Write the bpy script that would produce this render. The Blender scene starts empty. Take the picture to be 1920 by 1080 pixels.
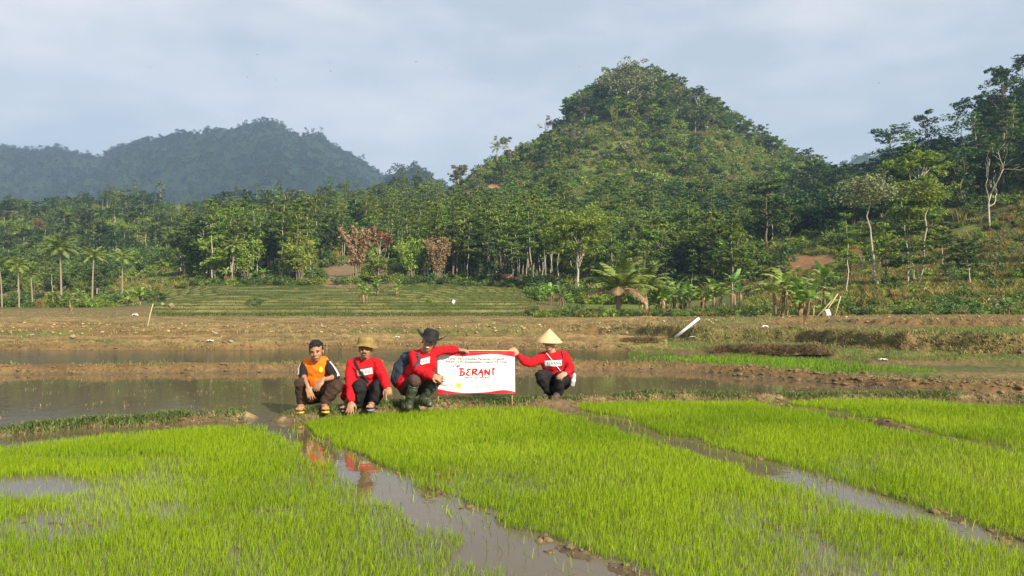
import bpy, bmesh, math, random
import numpy as np
from mathutils import Vector, Matrix, noise as mnoise
R = math.radians
sc = bpy.context.scene
C = sc.collection

# ---------------------------------------------------------------- camera
F = 1507.0          # focal length in pixels of the 1920 wide photograph
CAMH = 1.38         # eye height over the pond water (z = 0)
YH = 565.0          # horizon row
PITCH = math.atan((YH - 540.0) / F)
cam_d = bpy.data.cameras.new('camera')
cam = bpy.data.objects.new('camera', cam_d); C.objects.link(cam)
cam_d.sensor_width = 36.0; cam_d.lens = 36.0 * F / 1920.0
cam_d.clip_start = 0.1; cam_d.clip_end = 8000
cam.location = (0, 0, CAMH); cam.rotation_euler = (R(90) + PITCH, 0, 0)
sc.camera = cam

# ---------------------------------------------------------------- sky, sun, exposure
SUN_EL, SUN_AZ = 29.0, 142.0      # azimuth clockwise from +Y (the view direction): behind and to the right
world = bpy.data.worlds.new('World'); sc.world = world; world.use_nodes = True
wt = world.node_tree; wt.nodes.clear()
def wn(t, **k):
    n = wt.nodes.new(t)
    for a, b in k.items(): setattr(n, a, b)
    return n
sky = wn('ShaderNodeTexSky', sky_type='NISHITA', sun_disc=False)
sky.sun_elevation = R(SUN_EL); sky.sun_rotation = R(SUN_AZ)
sky.altitude = 100; sky.air_density = 1.0; sky.dust_density = 3.0; sky.ozone_density = 1.6
tc = wn('ShaderNodeTexCoord'); mp = wn('ShaderNodeMapping'); mp.inputs['Scale'].default_value = (1.0, 1.0, 2.6)
nz = wn('ShaderNodeTexNoise'); nz.inputs['Scale'].default_value = 2.8; nz.inputs['Detail'].default_value = 7; nz.inputs['Roughness'].default_value = .55
nz2 = wn('ShaderNodeTexNoise'); nz2.inputs['Scale'].default_value = 7.0; nz2.inputs['Detail'].default_value = 6
rp = wn('ShaderNodeValToRGB'); rp.color_ramp.elements[0].position = .40; rp.color_ramp.elements[1].position = .74
rp.color_ramp.elements[0].color = (.0, .0, .0, 1); rp.color_ramp.elements[1].color = (1, 1, 1, 1)
mul = wn('ShaderNodeMath', operation='MULTIPLY')
mx = wn('ShaderNodeMix', data_type='RGBA')
base = wn('ShaderNodeMix', data_type='RGBA'); base.inputs[0].default_value = .68
base.inputs[7].default_value = (5.2, 5.55, 5.85, 1)          # thin high overcast veil
mx.inputs[7].default_value = (8.9, 8.1, 8.0, 1)
bg = wn('ShaderNodeBackground'); bg.inputs['Strength'].default_value = .077
out = wn('ShaderNodeOutputWorld')
L = wt.links.new
L(tc.outputs['Generated'], mp.inputs['Vector']); L(mp.outputs[0], nz.inputs['Vector']); L(mp.outputs[0], nz2.inputs['Vector'])
add = wn('ShaderNodeMath', operation='MULTIPLY_ADD'); add.inputs[1].default_value = .28
L(nz2.outputs[0], add.inputs[0]); L(nz.outputs[0], add.inputs[2])
sub = wn('ShaderNodeMath', operation='SUBTRACT'); sub.inputs[1].default_value = .14; L(add.outputs[0], sub.inputs[0])
L(sub.outputs[0], rp.inputs[0]); L(rp.outputs[0], mul.inputs[0]); mul.inputs[1].default_value = .58
L(sky.outputs[0], base.inputs[6]); L(base.outputs[2], mx.inputs[6]); L(mul.outputs[0], mx.inputs[0])
L(mx.outputs[2], bg.inputs[0]); L(bg.outputs[0], out.inputs[0])
sun_d = bpy.data.lights.new('sun', 'SUN'); sun_d.energy = 5.0; sun_d.angle = R(.6); sun_d.color = (1.0, .87, .68)
sun = bpy.data.objects.new('sun', sun_d); C.objects.link(sun)
sv = Vector((math.sin(R(SUN_AZ)) * math.cos(R(SUN_EL)), math.cos(R(SUN_AZ)) * math.cos(R(SUN_EL)), math.sin(R(SUN_EL))))
sun.rotation_euler = sv.to_track_quat('Z', 'Y').to_euler()
sc.view_settings.view_transform = 'Standard'; sc.view_settings.look = 'None'
sc.view_settings.exposure = 0.9; sc.view_settings.gamma = 1.0; sc.view_settings.use_curve_mapping = False
cy = sc.cycles
cy.max_bounces = 5; cy.diffuse_bounces = 2; cy.glossy_bounces = 3; cy.transmission_bounces = 3; cy.transparent_max_bounces = 6; cy.volume_bounces = 1
cy.use_denoising = True

# ---------------------------------------------------------------- helpers
def ray(px, py):
    u = (px - 960.0) / F; v = (540.0 - py) / F
    return Vector((u, math.cos(PITCH) - math.sin(PITCH) * v, math.sin(PITCH) + math.cos(PITCH) * v))
def at_z(px, py, z=0.0):
    d = ray(px, py); t = (z - CAMH) / d.z
    return Vector((d.x * t, d.y * t, z))
def at_d(px, py, dep):
    d = ray(px, py); t = dep / d.y
    return Vector((d.x * t, dep, CAMH + d.z * t))
def dep_of(py, z):
    d = ray(960, py); return (z - CAMH) / d.z * d.y

def tag(o, label=None, cat=None, group=None, kind=None):
    if label: o['label'] = label
    if cat: o['category'] = cat
    if group: o['group'] = group
    if kind: o['kind'] = kind
    return o
def empty(name, loc=(0, 0, 0), rz=0.0, s=1.0):
    o = bpy.data.objects.new(name, None); C.objects.link(o)
    o.location = loc; o.rotation_euler = (0, 0, rz); o.scale = (s, s, s); o.empty_display_size = .2
    return o
def link(name, me, mats=None, parent=None):
    if mats is not None:
        for m in (mats if isinstance(mats, (list, tuple)) else [mats]): me.materials.append(m)
    o = bpy.data.objects.new(name, me); C.objects.link(o)
    if parent is not None: o.parent = parent
    return o
def copy_tree(root, loc, rz=0.0, s=1.0):
    r = root.copy(); C.objects.link(r); r.location = loc; r.rotation_euler = (0, 0, rz)
    r.scale = s if isinstance(s, (tuple, list)) else (s, s, s)
    for ch in root.children:
        c = ch.copy(); C.objects.link(c); c.parent = r
        for g in ch.children:
            d = g.copy(); C.objects.link(d); d.parent = c
    return r

class MB:
    """collects polygon soup as numpy arrays and links it as one mesh"""
    def __init__(s): s.v = []; s.q = []; s.t = []; s.a = []; s.n = 0; s.mi = []; s.mt = []
    def add(s, v, q=None, t=None, a=0.5, m=0):
        v = np.asarray(v, dtype=np.float32).reshape(-1, 3)
        if q is not None and len(q):
            q = np.asarray(q, dtype=np.int64).reshape(-1, 4); s.q.append(q + s.n); s.mi.append(np.full(len(q), m))
        if t is not None and len(t):
            t = np.asarray(t, dtype=np.int64).reshape(-1, 3); s.t.append(t + s.n); s.mt.append(np.full(len(t), m))
        s.v.append(v); s.a.append(np.broadcast_to(np.asarray(a, dtype=np.float32), (len(v),)).copy()); s.n += len(v)
    def mesh(s, name, smooth=False):
        me = bpy.data.meshes.new(name)
        v = np.concatenate(s.v) if s.v else np.zeros((0, 3), np.float32)
        q = np.concatenate(s.q) if s.q else np.zeros((0, 4), np.int64)
        t = np.concatenate(s.t) if s.t else np.zeros((0, 3), np.int64)
        me.vertices.add(len(v)); me.vertices.foreach_set('co', v.ravel())
        me.loops.add(q.size + t.size); me.loops.foreach_set('vertex_index', np.concatenate([q.ravel(), t.ravel()]).astype(np.int32))
        me.polygons.add(len(q) + len(t))
        st = np.concatenate([np.arange(len(q)) * 4, q.size + np.arange(len(t)) * 3]).astype(np.int32)
        me.polygons.foreach_set('loop_start', st)
        mi = np.concatenate(s.mi + s.mt) if (s.mi or s.mt) else np.zeros(0)
        if len(mi) and mi.max() > 0: me.polygons.foreach_set('material_index', mi.astype(np.int32))
        me.update(calc_edges=True); me.validate()
        if smooth: me.polygons.foreach_set('use_smooth', np.ones(len(me.polygons), bool))
        at = me.attributes.new('lv', 'FLOAT', 'POINT'); at.data.foreach_set('value', np.concatenate(s.a))
        return me
    def build(s, name, mats, parent=None, smooth=False): return link(name, s.mesh(name, smooth), mats, parent)

def tube(mb, pts, rad, n=8, a=0.5, cap=True, m=0):
    pts = np.asarray(pts, dtype=float); rad = np.broadcast_to(np.asarray(rad, dtype=float), (len(pts),))
    k = len(pts); tan = np.gradient(pts, axis=0); tan /= np.linalg.norm(tan, axis=1)[:, None] + 1e-9
    up = np.array([0, 0, 1.0]) if abs(tan[0][2]) < .9 else np.array([1.0, 0, 0])
    vs = []
    for i in range(k):
        s = np.cross(tan[i], up); s /= np.linalg.norm(s) + 1e-9; w = np.cross(s, tan[i]); up = w
        th = np.arange(n) * 2 * np.pi / n
        vs.append(pts[i] + rad[i] * (np.cos(th)[:, None] * s + np.sin(th)[:, None] * w))
    v = np.concatenate(vs); q = []
    for i in range(k - 1):
        b = i * n
        for j in range(n): q.append((b + j, b + (j + 1) % n, b + n + (j + 1) % n, b + n + j))
    t = []
    if cap:
        v = np.concatenate([v, pts[:1], pts[-1:]]); c0, c1 = k * n, k * n + 1
        for j in range(n): t.append((c0, (j + 1) % n, j)); t.append((c1, (k - 1) * n + j, (k - 1) * n + (j + 1) % n))
    mb.add(v, q, t, a, m)
def box(mb, c, s, rot=None, m=0):
    c = np.array(c, float); s = np.array(s, float) / 2
    v = np.array([(x, y, z) for x in (-1, 1) for y in (-1, 1) for z in (-1, 1)], float) * s
    if rot is not None: v = v @ np.array(rot).T
    mb.add(v + c, [(0, 1, 3, 2), (4, 6, 7, 5), (0, 4, 5, 1), (2, 3, 7, 6), (0, 2, 6, 4), (1, 5, 7, 3)], None, .5, m)

def hash2(ix, iy, seed):
    h = (ix.astype(np.int64) * 374761393 + iy.astype(np.int64) * 668265263 + seed * 982451653) & 0x7fffffff
    h = ((h ^ (h >> 13)) * 1274126177) & 0x7fffffff
    return ((h ^ (h >> 16)) & 0xffff) / 65535.0
def vn(x, y, seed=0):
    x = np.asarray(x, float); y = np.asarray(y, float)
    ix = np.floor(x); iy = np.floor(y); fx = x - ix; fy = y - iy
    fx = fx * fx * (3 - 2 * fx); fy = fy * fy * (3 - 2 * fy)
    a = hash2(ix, iy, seed); b = hash2(ix + 1, iy, seed); c = hash2(ix, iy + 1, seed); d = hash2(ix + 1, iy + 1, seed)
    return (a * (1 - fx) + b * fx) * (1 - fy) + (c * (1 - fx) + d * fx) * fy
def fbm(x, y, o=4, seed=0):
    s = 0; a = 1; t = 0
    for i in range(o): s = s + a * vn(x * 2 ** i + i * 17.3, y * 2 ** i - i * 9.1, seed + i); t += a; a *= .5
    return s / t
def ss(a, b, x): t = np.clip((x - a) / (b - a), 0, 1); return t * t * (3 - 2 * t)
def smin(a, b): return np.minimum(a, b)

# ---------------------------------------------------------------- materials
def new_mat(name):
    m = bpy.data.materials.new(name); m.use_nodes = True; t = m.node_tree; t.nodes.clear()
    o = t.nodes.new('ShaderNodeOutputMaterial'); return m, t, o
def solid(name, col, rough=.7, var=.18, scale=12.0, bump=.0, spec=.3, metal=0.0, coat=0):
    m, t, o = new_mat(name); b = t.nodes.new('ShaderNodeBsdfPrincipled')
    n = t.nodes.new('ShaderNodeTexNoise'); n.inputs['Scale'].default_value = scale; n.inputs['Detail'].default_value = 5
    tc = t.nodes.new('ShaderNodeTexCoord'); t.links.new(tc.outputs['Object'], n.inputs['Vector'])
    mr = t.nodes.new('ShaderNodeMapRange'); mr.inputs[1].default_value = .25; mr.inputs[2].default_value = .75; mr.inputs[3].default_value = 1 - var; mr.inputs[4].default_value = 1 + var
    mx = t.nodes.new('ShaderNodeMix'); mx.data_type = 'RGBA'; mx.blend_type = 'MULTIPLY'; mx.inputs[0].default_value = 1
    mx.inputs[6].default_value = (*col, 1); t.links.new(n.outputs[0], mr.inputs[0]); t.links.new(mr.outputs[0], mx.inputs[7])
    t.links.new(mx.outputs[2], b.inputs['Base Color']); b.inputs['Roughness'].default_value = rough
    b.inputs['Specular IOR Level'].default_value = spec; b.inputs['Metallic'].default_value = metal
    if bump:
        bp = t.nodes.new('ShaderNodeBump'); bp.inputs['Strength'].default_value = bump; bp.inputs['Distance'].default_value = .02
        n2 = t.nodes.new('ShaderNodeTexNoise'); n2.inputs['Scale'].default_value = scale * 3; n2.inputs['Detail'].default_value = 6
        t.links.new(tc.outputs['Object'], n2.inputs['Vector']); t.links.new(n2.outputs[0], bp.inputs['Height']); t.links.new(bp.outputs[0], b.inputs['Normal'])
    t.links.new(b.outputs[0], o.inputs[0]); return m
LEAFGAIN = 2.1
def leafmat(name, c0, c1, c2, trans=.3, orand=.35, rough=.6, hue=.03):
    """leaf colour: per-leaf attribute lv picks within c0..c2, each plant shifts a little"""
    m, t, o = new_mat(name)
    at = t.nodes.new('ShaderNodeAttribute'); at.attribute_name = 'lv'
    oi = t.nodes.new('ShaderNodeObjectInfo')
    rp = t.nodes.new('ShaderNodeValToRGB'); e = rp.color_ramp.elements
    c0, c1, c2 = (tuple(min(.8, v * LEAFGAIN) for v in c) for c in (c0, c1, c2)) if orand > 0 else (c0, c1, c2)
    e[0].color = (*c0, 1); e[1].color = (*c2, 1); k = e.new(.5); k.color = (*c1, 1)
    t.links.new(at.outputs['Fac'], rp.inputs[0])
    hs = t.nodes.new('ShaderNodeHueSaturation')
    r1 = t.nodes.new('ShaderNodeMapRange'); r1.inputs[3].default_value = .5 - hue; r1.inputs[4].default_value = .5 + hue * .6
    r2 = t.nodes.new('ShaderNodeMapRange'); r2.inputs[3].default_value = 1 - orand; r2.inputs[4].default_value = 1 + orand
    mm = t.nodes.new('ShaderNodeMath'); mm.operation = 'FRACT'; m2 = t.nodes.new('ShaderNodeMath'); m2.operation = 'MULTIPLY'; m2.inputs[1].default_value = 7.13
    t.links.new(oi.outputs['Random'], r1.inputs[0]); t.links.new(oi.outputs['Random'], m2.inputs[0]); t.links.new(m2.outputs[0], mm.inputs[0]); t.links.new(mm.outputs[0], r2.inputs[0])
    t.links.new(r1.outputs[0], hs.inputs['Hue']); t.links.new(r2.outputs[0], hs.inputs['Value']); t.links.new(rp.outputs[0], hs.inputs['Color'])
    d = t.nodes.new('ShaderNodeBsdfPrincipled'); d.inputs['Roughness'].default_value = rough; d.inputs['Specular IOR Level'].default_value = .25
    tr = t.nodes.new('ShaderNodeBsdfTranslucent'); ms = t.nodes.new('ShaderNodeMixShader'); ms.inputs[0].default_value = trans
    t.links.new(hs.outputs[0], d.inputs['Base Color']); t.links.new(hs.outputs[0], tr.inputs['Color'])
    t.links.new(d.outputs[0], ms.inputs[1]); t.links.new(tr.outputs[0], ms.inputs[2]); t.links.new(ms.outputs[0], o.inputs[0])
    return m

# ---------------------------------------------------------------- terrain
# pixel tables: the row at which the ground stands, per column px and depth d
TD = [42, 60, 80, 105, 130, 170, 220, 300, 380, 560]
TP = {
 -1200: [596, 583, 578, 574, 565, 530, 480, 425, 450, 490],
 -600: [596, 583, 578, 574, 565, 530, 480, 425, 450, 490],
 0:    [596, 583, 577, 574, 560, 518, 465, 394, 445, 490],
 200:  [596, 583, 576, 565, 548, 500, 450, 394, 440, 490],
 300:  [596, 583, 562, 538, 522, 488, 446, 388, 440, 490],
 400:  [596, 583, 560, 534, 520, 482, 432, 374, 430, 480],
 600:  [596, 583, 560, 533, 512, 472, 425, 382, 430, 480],
 750:  [596, 583, 560, 533, 500, 460, 418, 374, 420, 480],
 850:  [596, 583, 562, 535, 500, 455, 412, 368, 410, 470],
 900:  [596, 583, 563, 537, 503, 450, 392, 308, 400, 470],
 950:  [596, 584, 565, 538, 504, 445, 380, 285, 390, 470],
 1000: [596, 585, 568, 540, 505, 438, 365, 262, 380, 470],
 1050: [596, 586, 570, 542, 506, 432, 350, 222, 365, 465],
 1100: [596, 586, 572, 545, 508, 428, 338, 180, 350, 460],
 1170: [596, 586, 572, 545, 508, 422, 320, 148, 325, 450],
 1250: [597, 586, 570, 542, 505, 420, 325, 164, 332, 450],
 1300: [597, 583, 565, 534, 498, 420, 332, 203, 345, 450],
 1350: [597, 580, 560, 525, 490, 420, 342, 226, 355, 450],
 1400: [597, 576, 545, 505, 474, 415, 352, 247, 370, 450],
 1450: [597, 570, 530, 485, 455, 410, 362, 284, 385, 450],
 1500: [597, 563, 520, 475, 448, 405, 372, 315, 395, 450],
 1550: [597, 555, 510, 465, 440, 402, 380, 340, 400, 450],
 1650: [597, 545, 490, 445, 412, 392, 385, 385, 410, 450],
 1750: [597, 540, 480, 420, 372, 352, 360, 380, 410, 450],
 1850: [597, 537, 465, 392, 318, 290, 305, 350, 410, 450],
 1920: [597, 530, 455, 370, 280, 240, 260, 340, 400, 450],
 2300: [590, 500, 395, 270, 165, 110, 130, 260, 350, 420],
 3300: [590, 480, 370, 240, 150, 120, 150, 250, 300, 400]}
_pk = np.array(sorted(TP)); _dk = np.array(TD, float)
_z = np.array([[CAMH + (YH - y) * d / F for y, d in zip(TP[p], TD)] for p in _pk])
_PG = np.linspace(-1200, 3300, 451); _LG = np.linspace(math.log(42), math.log(560), 160)
_t1 = np.array([np.interp(_LG, np.log(_dk), r) for r in _z])                 # (nk, 160)
_tab = np.array([np.interp(_PG, _pk, _t1[:, j]) for j in range(160)]).T      # (451,160)
def _blur(a, k, ax):
    w = np.hanning(k + 2)[1:-1]; w /= w.sum()
    pad = [(0, 0), (0, 0)]; pad[ax] = (k // 2, k // 2)
    b = np.pad(a, pad, mode='edge'); return np.apply_along_axis(lambda r: np.convolve(r, w, 'valid'), ax, b)
_tab = _blur(_blur(_tab, 5, 0), 9, 1)
def table_z(px, d):
    i = np.clip((px + 1200) / 10.0, 0, 449.999); j = np.clip((np.log(np.maximum(d, 1)) - _LG[0]) / (_LG[1] - _LG[0]), 0, 158.999)
    i0 = i.astype(int); j0 = j.astype(int); fi = i - i0; fj = j - j0
    return (_tab[i0, j0] * (1 - fi) + _tab[i0 + 1, j0] * fi) * (1 - fj) + (_tab[i0, j0 + 1] * (1 - fi) + _tab[i0 + 1, j0 + 1] * fi) * fj

# paddy boundaries: px knots, rows of the foot of the riser, level below it, rise
def dk(rows, z): return [dep_of(r, z) for r in rows]
BP = [-900, 0, 400, 800, 1100, 1200, 1300, 1400, 1500, 1560, 1700, 1920, 2300, 3300]
B1 = dk([706, 704, 700, 697, 696, 697, 701, 707, 716, 722, 736, 745, 760, 790], 0.0)
B2 = dk([657, 657, 657, 655, 657, 660, 664, 668, 671, 674, 680, 690, 700, 715], .08)
B3 = dk([628, 628, 628, 628, 628, 632, 640, 642, 644, 650, 662, 669, 675, 685], .12)
B4 = dk([615, 615, 615, 614, 612, 610, 609, 608, 608, 609, 612, 616, 620, 625], .45)
B5 = dk([605, 605, 604, 604, 604, 604, 604, 603, 603, 603, 603, 604, 605, 606], .54)
R2 = [.07, .07, .07, .07, .05, .03, .02, .02, .02, .02, .02, .02, .02, .02]
R3 = [.11, .11, .11, .11, .18, .34, .36, .37, .38, .38, .40, .40, .40, .40]
R4 = [.12, .12, .12, .12, .09, .03, .05, .10, .12, .12, .13, .13, .13, .13]
def poly_dist(x, y, pts):
    best = np.full(x.shape, 1e9)
    for (ax, ay), (bx, by) in zip(pts[:-1], pts[1:]):
        dx, dy = bx - ax, by - ay; t = np.clip(((x - ax) * dx + (y - ay) * dy) / (dx * dx + dy * dy + 1e-9), 0, 1)
        best = np.minimum(best, np.hypot(x - ax - t * dx, y - ay - t * dy))
    return best
def pl(lst, z=0.0): return [tuple(at_z(a, b, z)[:2]) for a, b in lst]
def inside(x, y, poly):
    r = np.zeros(x.shape, bool); n = len(poly)
    for i in range(n):
        x1, y1 = poly[i]; x2, y2 = poly[(i + 1) % n]
        c = ((y1 > y) != (y2 > y)) & (x < (x2 - x1) * (y - y1) / (y2 - y1 + 1e-12) + x1); r ^= c
    return r
# seedling beds
BED_A = pl([(-700, 905), (-300, 868), (0, 842), (250, 815), (420, 803), (485, 802), (526, 822), (568, 850), (612, 880), (682, 925), (782, 985), (875, 1042), (962, 1105), (1180, 1290), (-1500, 1290)])
BED_B = pl([(568, 794), (700, 781), (850, 771), (960, 766), (1015, 768), (1066, 782), (1210, 825), (1364, 875), (1516, 922), (1716, 980), (1936, 1048), (2500, 1250), (1640, 1290), (1400, 1165), (1180, 1077), (990, 998), (870, 946), (742, 886), (634, 834)])
BED_C = pl([(1050, 761), (1150, 757), (1400, 756), (1425, 760), (1500, 772), (1700, 813), (1920, 860), (2500, 990), (2600, 1180), (1910, 1012), (1790, 970), (1640, 924), (1440, 868), (1290, 824), (1122, 773)])
BED_D = pl([(1470, 757), (1560, 753), (1700, 752), (1900, 766), (2300, 790), (2700, 900), (1920, 848), (1750, 808), (1600, 777)])
BED_E = pl([(1235, 674), (1330, 671), (1420, 674), (1560, 681), (1700, 692), (1780, 701), (1700, 704), (1570, 703), (1470, 698), (1340, 687)], .1)
BEDS = [BED_A, BED_B, BED_C, BED_D]
GAP = at_z(490, 793)
BUND_L = pl([(-900, 900), (-300, 838), (0, 816), (60, 809), (150, 800), (300, 793), (440, 786), (458, 785)])
BUND_M = pl([(536, 789), (600, 780), (700, 774), (850, 766), (980, 760), (1035, 759), (1100, 753), (1250, 750), (1400, 750), (1520, 749), (1700, 747), (1850, 752), (2000, 759), (2500, 790)])
RIDGE_C = pl([(1410, 750), (1500, 768), (1700, 808), (1920, 854), (2500, 985)])          # thin muddy ridge between beds
MUD_AB = pl([(575, 800), (640, 838), (750, 892), (880, 952), (1000, 1004), (1195, 1084), (1400, 1175)])
MUD_BC = pl([(1060, 762), (1130, 778), (1300, 828), (1450, 872), (1650, 928), (1800, 975), (1920, 1016), (2500, 1190)])
def xp(bk): return lambda px: np.interp(px, BP, bk)
WET_STRIPS = [pl([(1560, 661), (1750, 666), (1920, 668), (2300, 674)], .1), pl([(1640, 681), (1780, 683), (1920, 686), (2200, 692)], .1), pl([(1480, 699), (1700, 704), (1920, 706), (2200, 712)], .1)]

def terrain(x, y):
    """height and colour of the land"""
    d = np.maximum(y, .5); px = 960 + F * x / d
    n1 = fbm(x * .9, y * .9, 4, 3); n2 = fbm(x * 5, y * 5, 4, 11); n3 = fbm(x * .22, y * .22, 3, 5); n4 = fbm(x * 16, y * 16, 3, 31)
    # ---- near plot: beds, channels, pond floor
    dw = d + (n1 - .5) * .5 + (n2 - .5) * .12
    inb = np.zeros(x.shape, bool)
    near = d < 18
    xn, yn = x[near], y[near]; ib = np.zeros(xn.shape, bool)
    for b in BEDS: ib |= inside(xn, yn, b)
    inb[near] = ib
    z = np.full(x.shape, -.11) + (n2 - .5) * .03
    dA = poly_dist(x, y, BUND_L) ; dM = poly_dist(x, y, BUND_M)
    bump = lambda q, w, h: h * np.exp(-(q / w) ** 2)
    bh = np.maximum(bump(dA, .26, .175), bump(dM, .25, .19)) * (.75 + .5 * n1) + (n2 - .5) * .05 * np.exp(-(np.minimum(dA, dM) / .4) ** 2)
    z = np.where(inb, -.012 + (n2 - .5) * .06 + (n3 - .5) * .02 - .035 * ss(.62, .45, fbm(x * .8 + 3, y * .8, 3, 44)) * (px < 560), z)
    z = np.maximum(z, -.11 + bh * 1.0)
    fd = poly_dist(x, y, pl([(1018, 764), (1046, 764)])); z = np.maximum(z, -.05 + bump(fd, .34, .155) + (n2 - .5) * .05 * (fd < .5))
    mud = np.maximum.reduce([bump(poly_dist(x, y, MUD_AB), .20, .06), bump(poly_dist(x, y, MUD_BC), .19, .06), bump(poly_dist(x, y, RIDGE_C), .16, .09)])
    z = np.maximum(z, -.07 + mud * (.5 + 1.5 * n1 * n1) + (n2 - .5) * .06 * (mud > .03))
    # ---- levels behind the pond
    b1, b2, b3, b4, b5 = (np.interp(px, BP, b) for b in (B1, B2, B3, B4, B5))
    wet = .055 + (n1 - .5) * .05 + (n2 - .5) * .05 + .02 * ss(1150, 1300, px) + .02
    for s_ in WET_STRIPS: wet = np.maximum(wet, .05 + bump(poly_dist(x, y, s_), .22, .12) + (n2 - .5) * .03)
    wet = np.where(px < 1180, .03, wet)
    s1 = ss(0, .35, dw - b1); s1b = ss(.9, 1.5, dw - b1)
    z = np.where(d > 11, z + (0.135 + (n2 - .5) * .07 + (n1 - .5) * .05 - z) * s1, z)
    z = z + (wet - z) * s1b
    s2 = ss(0, .3, dw - b2); z = z + np.interp(px, BP, R2) * s2 * 1.0 + np.where(px < 1180, .04, 0) * s2 + bump(dw - b2 - .35, .35, .05) * s2
    s3 = ss(0, .35 + .3 * n1, dw - b3); z = z + np.interp(px, BP, R3) * s3 + bump(dw - b3 - .5, .4, .05) * s3
    s4 = ss(0, .35, dw - b4); z = z + np.interp(px, BP, R4) * s4 + bump(dw - b4 - .4, .3, .06) * s4
    s5 = ss(0, .4, dw - b5); z = z + .05 * s5 + bump(dw - b5 - .4, .35, .06) * s5
    far0 = ss(0, .5, dw - b2)
    tl = np.sin((d + (n3 - .5) * 3 + x * .05) * 2 * np.pi / 1.9)
    ridge = ss(.80, .99, tl) * far0 * (px < 1250) * ss(80, 60, d) * (.65 + .35 * ss(.35, .5, fbm(x * .3, y * .8, 3, 17)))
    z = z + far0 * ((n2 - .5) * .12 + (n1 - .5) * .08 + (fbm(x * .7, y * 2.4, 3, 81) - .5) * .12) * ss(60, 30, d) + ridge * .11 * ss(60, 45, d)
    # ---- blend into the hills
    tz = table_z(px, d)
    wh = ss(39, 47, d)
    amp = np.clip((d - 45) * .05, 0, 5.5) * ss(280, 330, px) + np.clip((d - 105) * .05, 0, 5) * ss(330, 280, px)
    terr = ss(275, 305, px + (n3 - .5) * 60) * ss(1010, 960, px + (n3 - .5) * 80) * ss(44, 49, d) * ss(112, 104, d)
    amp = amp * (1 - terr) * ss(42, 70, d)
    hn = fbm(x * .035, y * .035, 5, 21) - .5
    tz = tz + hn * amp * 1.6 + (fbm(x * .25, y * .25, 3, 8) - .5) * .12 * amp
    st = .24; tq = (tz + (n3 - .5) * .07) / st; fr = tq - np.floor(tq)
    tt = (np.floor(tq) + ss(.82, 1.0, fr)) * st + bump(fr - .96, .06, .05)
    tz = tz * (1 - terr) + tt * terr
    z = z * (1 - wh) + tz * wh
    # ---- colours
    def col(*c): return np.array(c, float)
    def mixc(A, c, w): return A + (col(*c) - A) * np.clip(w, 0, 1)[:, None]
    A = np.tile(col(.095, .07, .042), (len(x), 1))
    A = mixc(A, (.15, .105, .052), ss(-.02, .08, z) * near)
    A = mixc(A, (.158, .098, .037), ss(.0, .12, z) * (d > 11) * (d < 112) * (.5 + n2 * .8))
    A = mixc(A, (.13, .10, .045), s1b * (1 - s2) * .8)
    A = mixc(A, (.075, .095, .022), s1b * (px > 1180) * (1 - s3) * ss(.42, .6, n1) * .9)
    A = mixc(A, (.095, .11, .03), far0 * (d < 112) * ss(.48, .66, fbm(x * .25, y * 1.1, 4, 61)) * .85)
    A = mixc(A, (.22, .145, .058), far0 * (d < 112) * ss(.56, .72, fbm(x * .6 + 9, y * 2.2, 4, 71)) * .5)
    A = mixc(A, (.26, .19, .08), far0 * (d < 112) * ridge * .9 * ss(.25, .45, n1))
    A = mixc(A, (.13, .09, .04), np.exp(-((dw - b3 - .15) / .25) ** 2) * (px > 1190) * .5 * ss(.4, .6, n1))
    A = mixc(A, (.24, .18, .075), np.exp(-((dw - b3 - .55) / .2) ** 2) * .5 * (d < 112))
    A = mixc(A, (.33, .25, .12), np.maximum(np.exp(-((dA - .02) / .12) ** 2), np.exp(-((dM - .02) / .12) ** 2)) * near * ss(.5, .65, n2))
    hillg = mixc(np.tile(col(.07, .095, .016), (len(x), 1)), (.105, .135, .026), ss(.42, .58, fbm(x * .08, y * .08, 5, 91)))
    hillg = mixc(hillg, (.13, .11, .04), ss(.56, .7, fbm(x * .11 + 40, y * .11, 5, 95)) * .45)
    hillg = mixc(hillg, (.075, .058, .02), ss(1380, 1480, px) * (d < 160) * ss(.40, .6, fbm(x * .16, y * .16, 5, 99)) * .85)
    wc = ss(41, 47, d + (n3 - .5) * 6) * ss(1000, 1080, px + (n3 - .5) * 60) + ss(97, 107, d + (n3 - .5) * 8) + ss(66, 74, d) * ss(330, 300, px)
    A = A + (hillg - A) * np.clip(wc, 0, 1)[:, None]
    tg = mixc(np.tile(col(.042, .068, .009), (len(x), 1)), (.062, .078, .014), ss(.4, .6, fbm(x * .15, y * .3, 4, 77)))
    tg = mixc(tg, (.032, .055, .010), ss(.62, .72, n3) * .7)
    tg = mixc(tg, (.20, .18, .06), ss(.84, .92, fr) * ss(1.02, .98, fr) * (.25 + .65 * ss(.35, .55, n3)))
    A = A + (tg - A) * terr[:, None]
    gs = ss(205, 260, px) * ss(350, 320, px) * ss(90, 100, d) * ss(150, 135, d)
    A = mixc(A, (.14, .17, .04), gs * .8)
    # bare earth patches (px, row, half sizes, colour)
    rowp = YH - (z - CAMH) * F / d
    for (cx, cyy, rx, ry, cc) in [(640, 514, 42, 24, (.21, .14, .08)), (715, 520, 50, 22, (.17, .12, .06)), (862, 368, 44, 12, (.42, .25, .15)), (915, 350, 30, 8, (.36, .2, .1)),
            (1600, 462, 26, 22, (.20, .08, .03)), (1500, 495, 70, 22, (.20, .10, .05)), (1412, 540, 60, 22, (.22, .13, .065)), (1135, 370, 16, 20, (.38, .22, .1)), (985, 375, 22, 12, (.3, .19, .1)), (45, 437, 42, 8, (.27, .13, .07)), (940, 372, 16, 14, (.3, .2, .1)), (80, 560, 90, 14, (.24, .15, .08))]:
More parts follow.
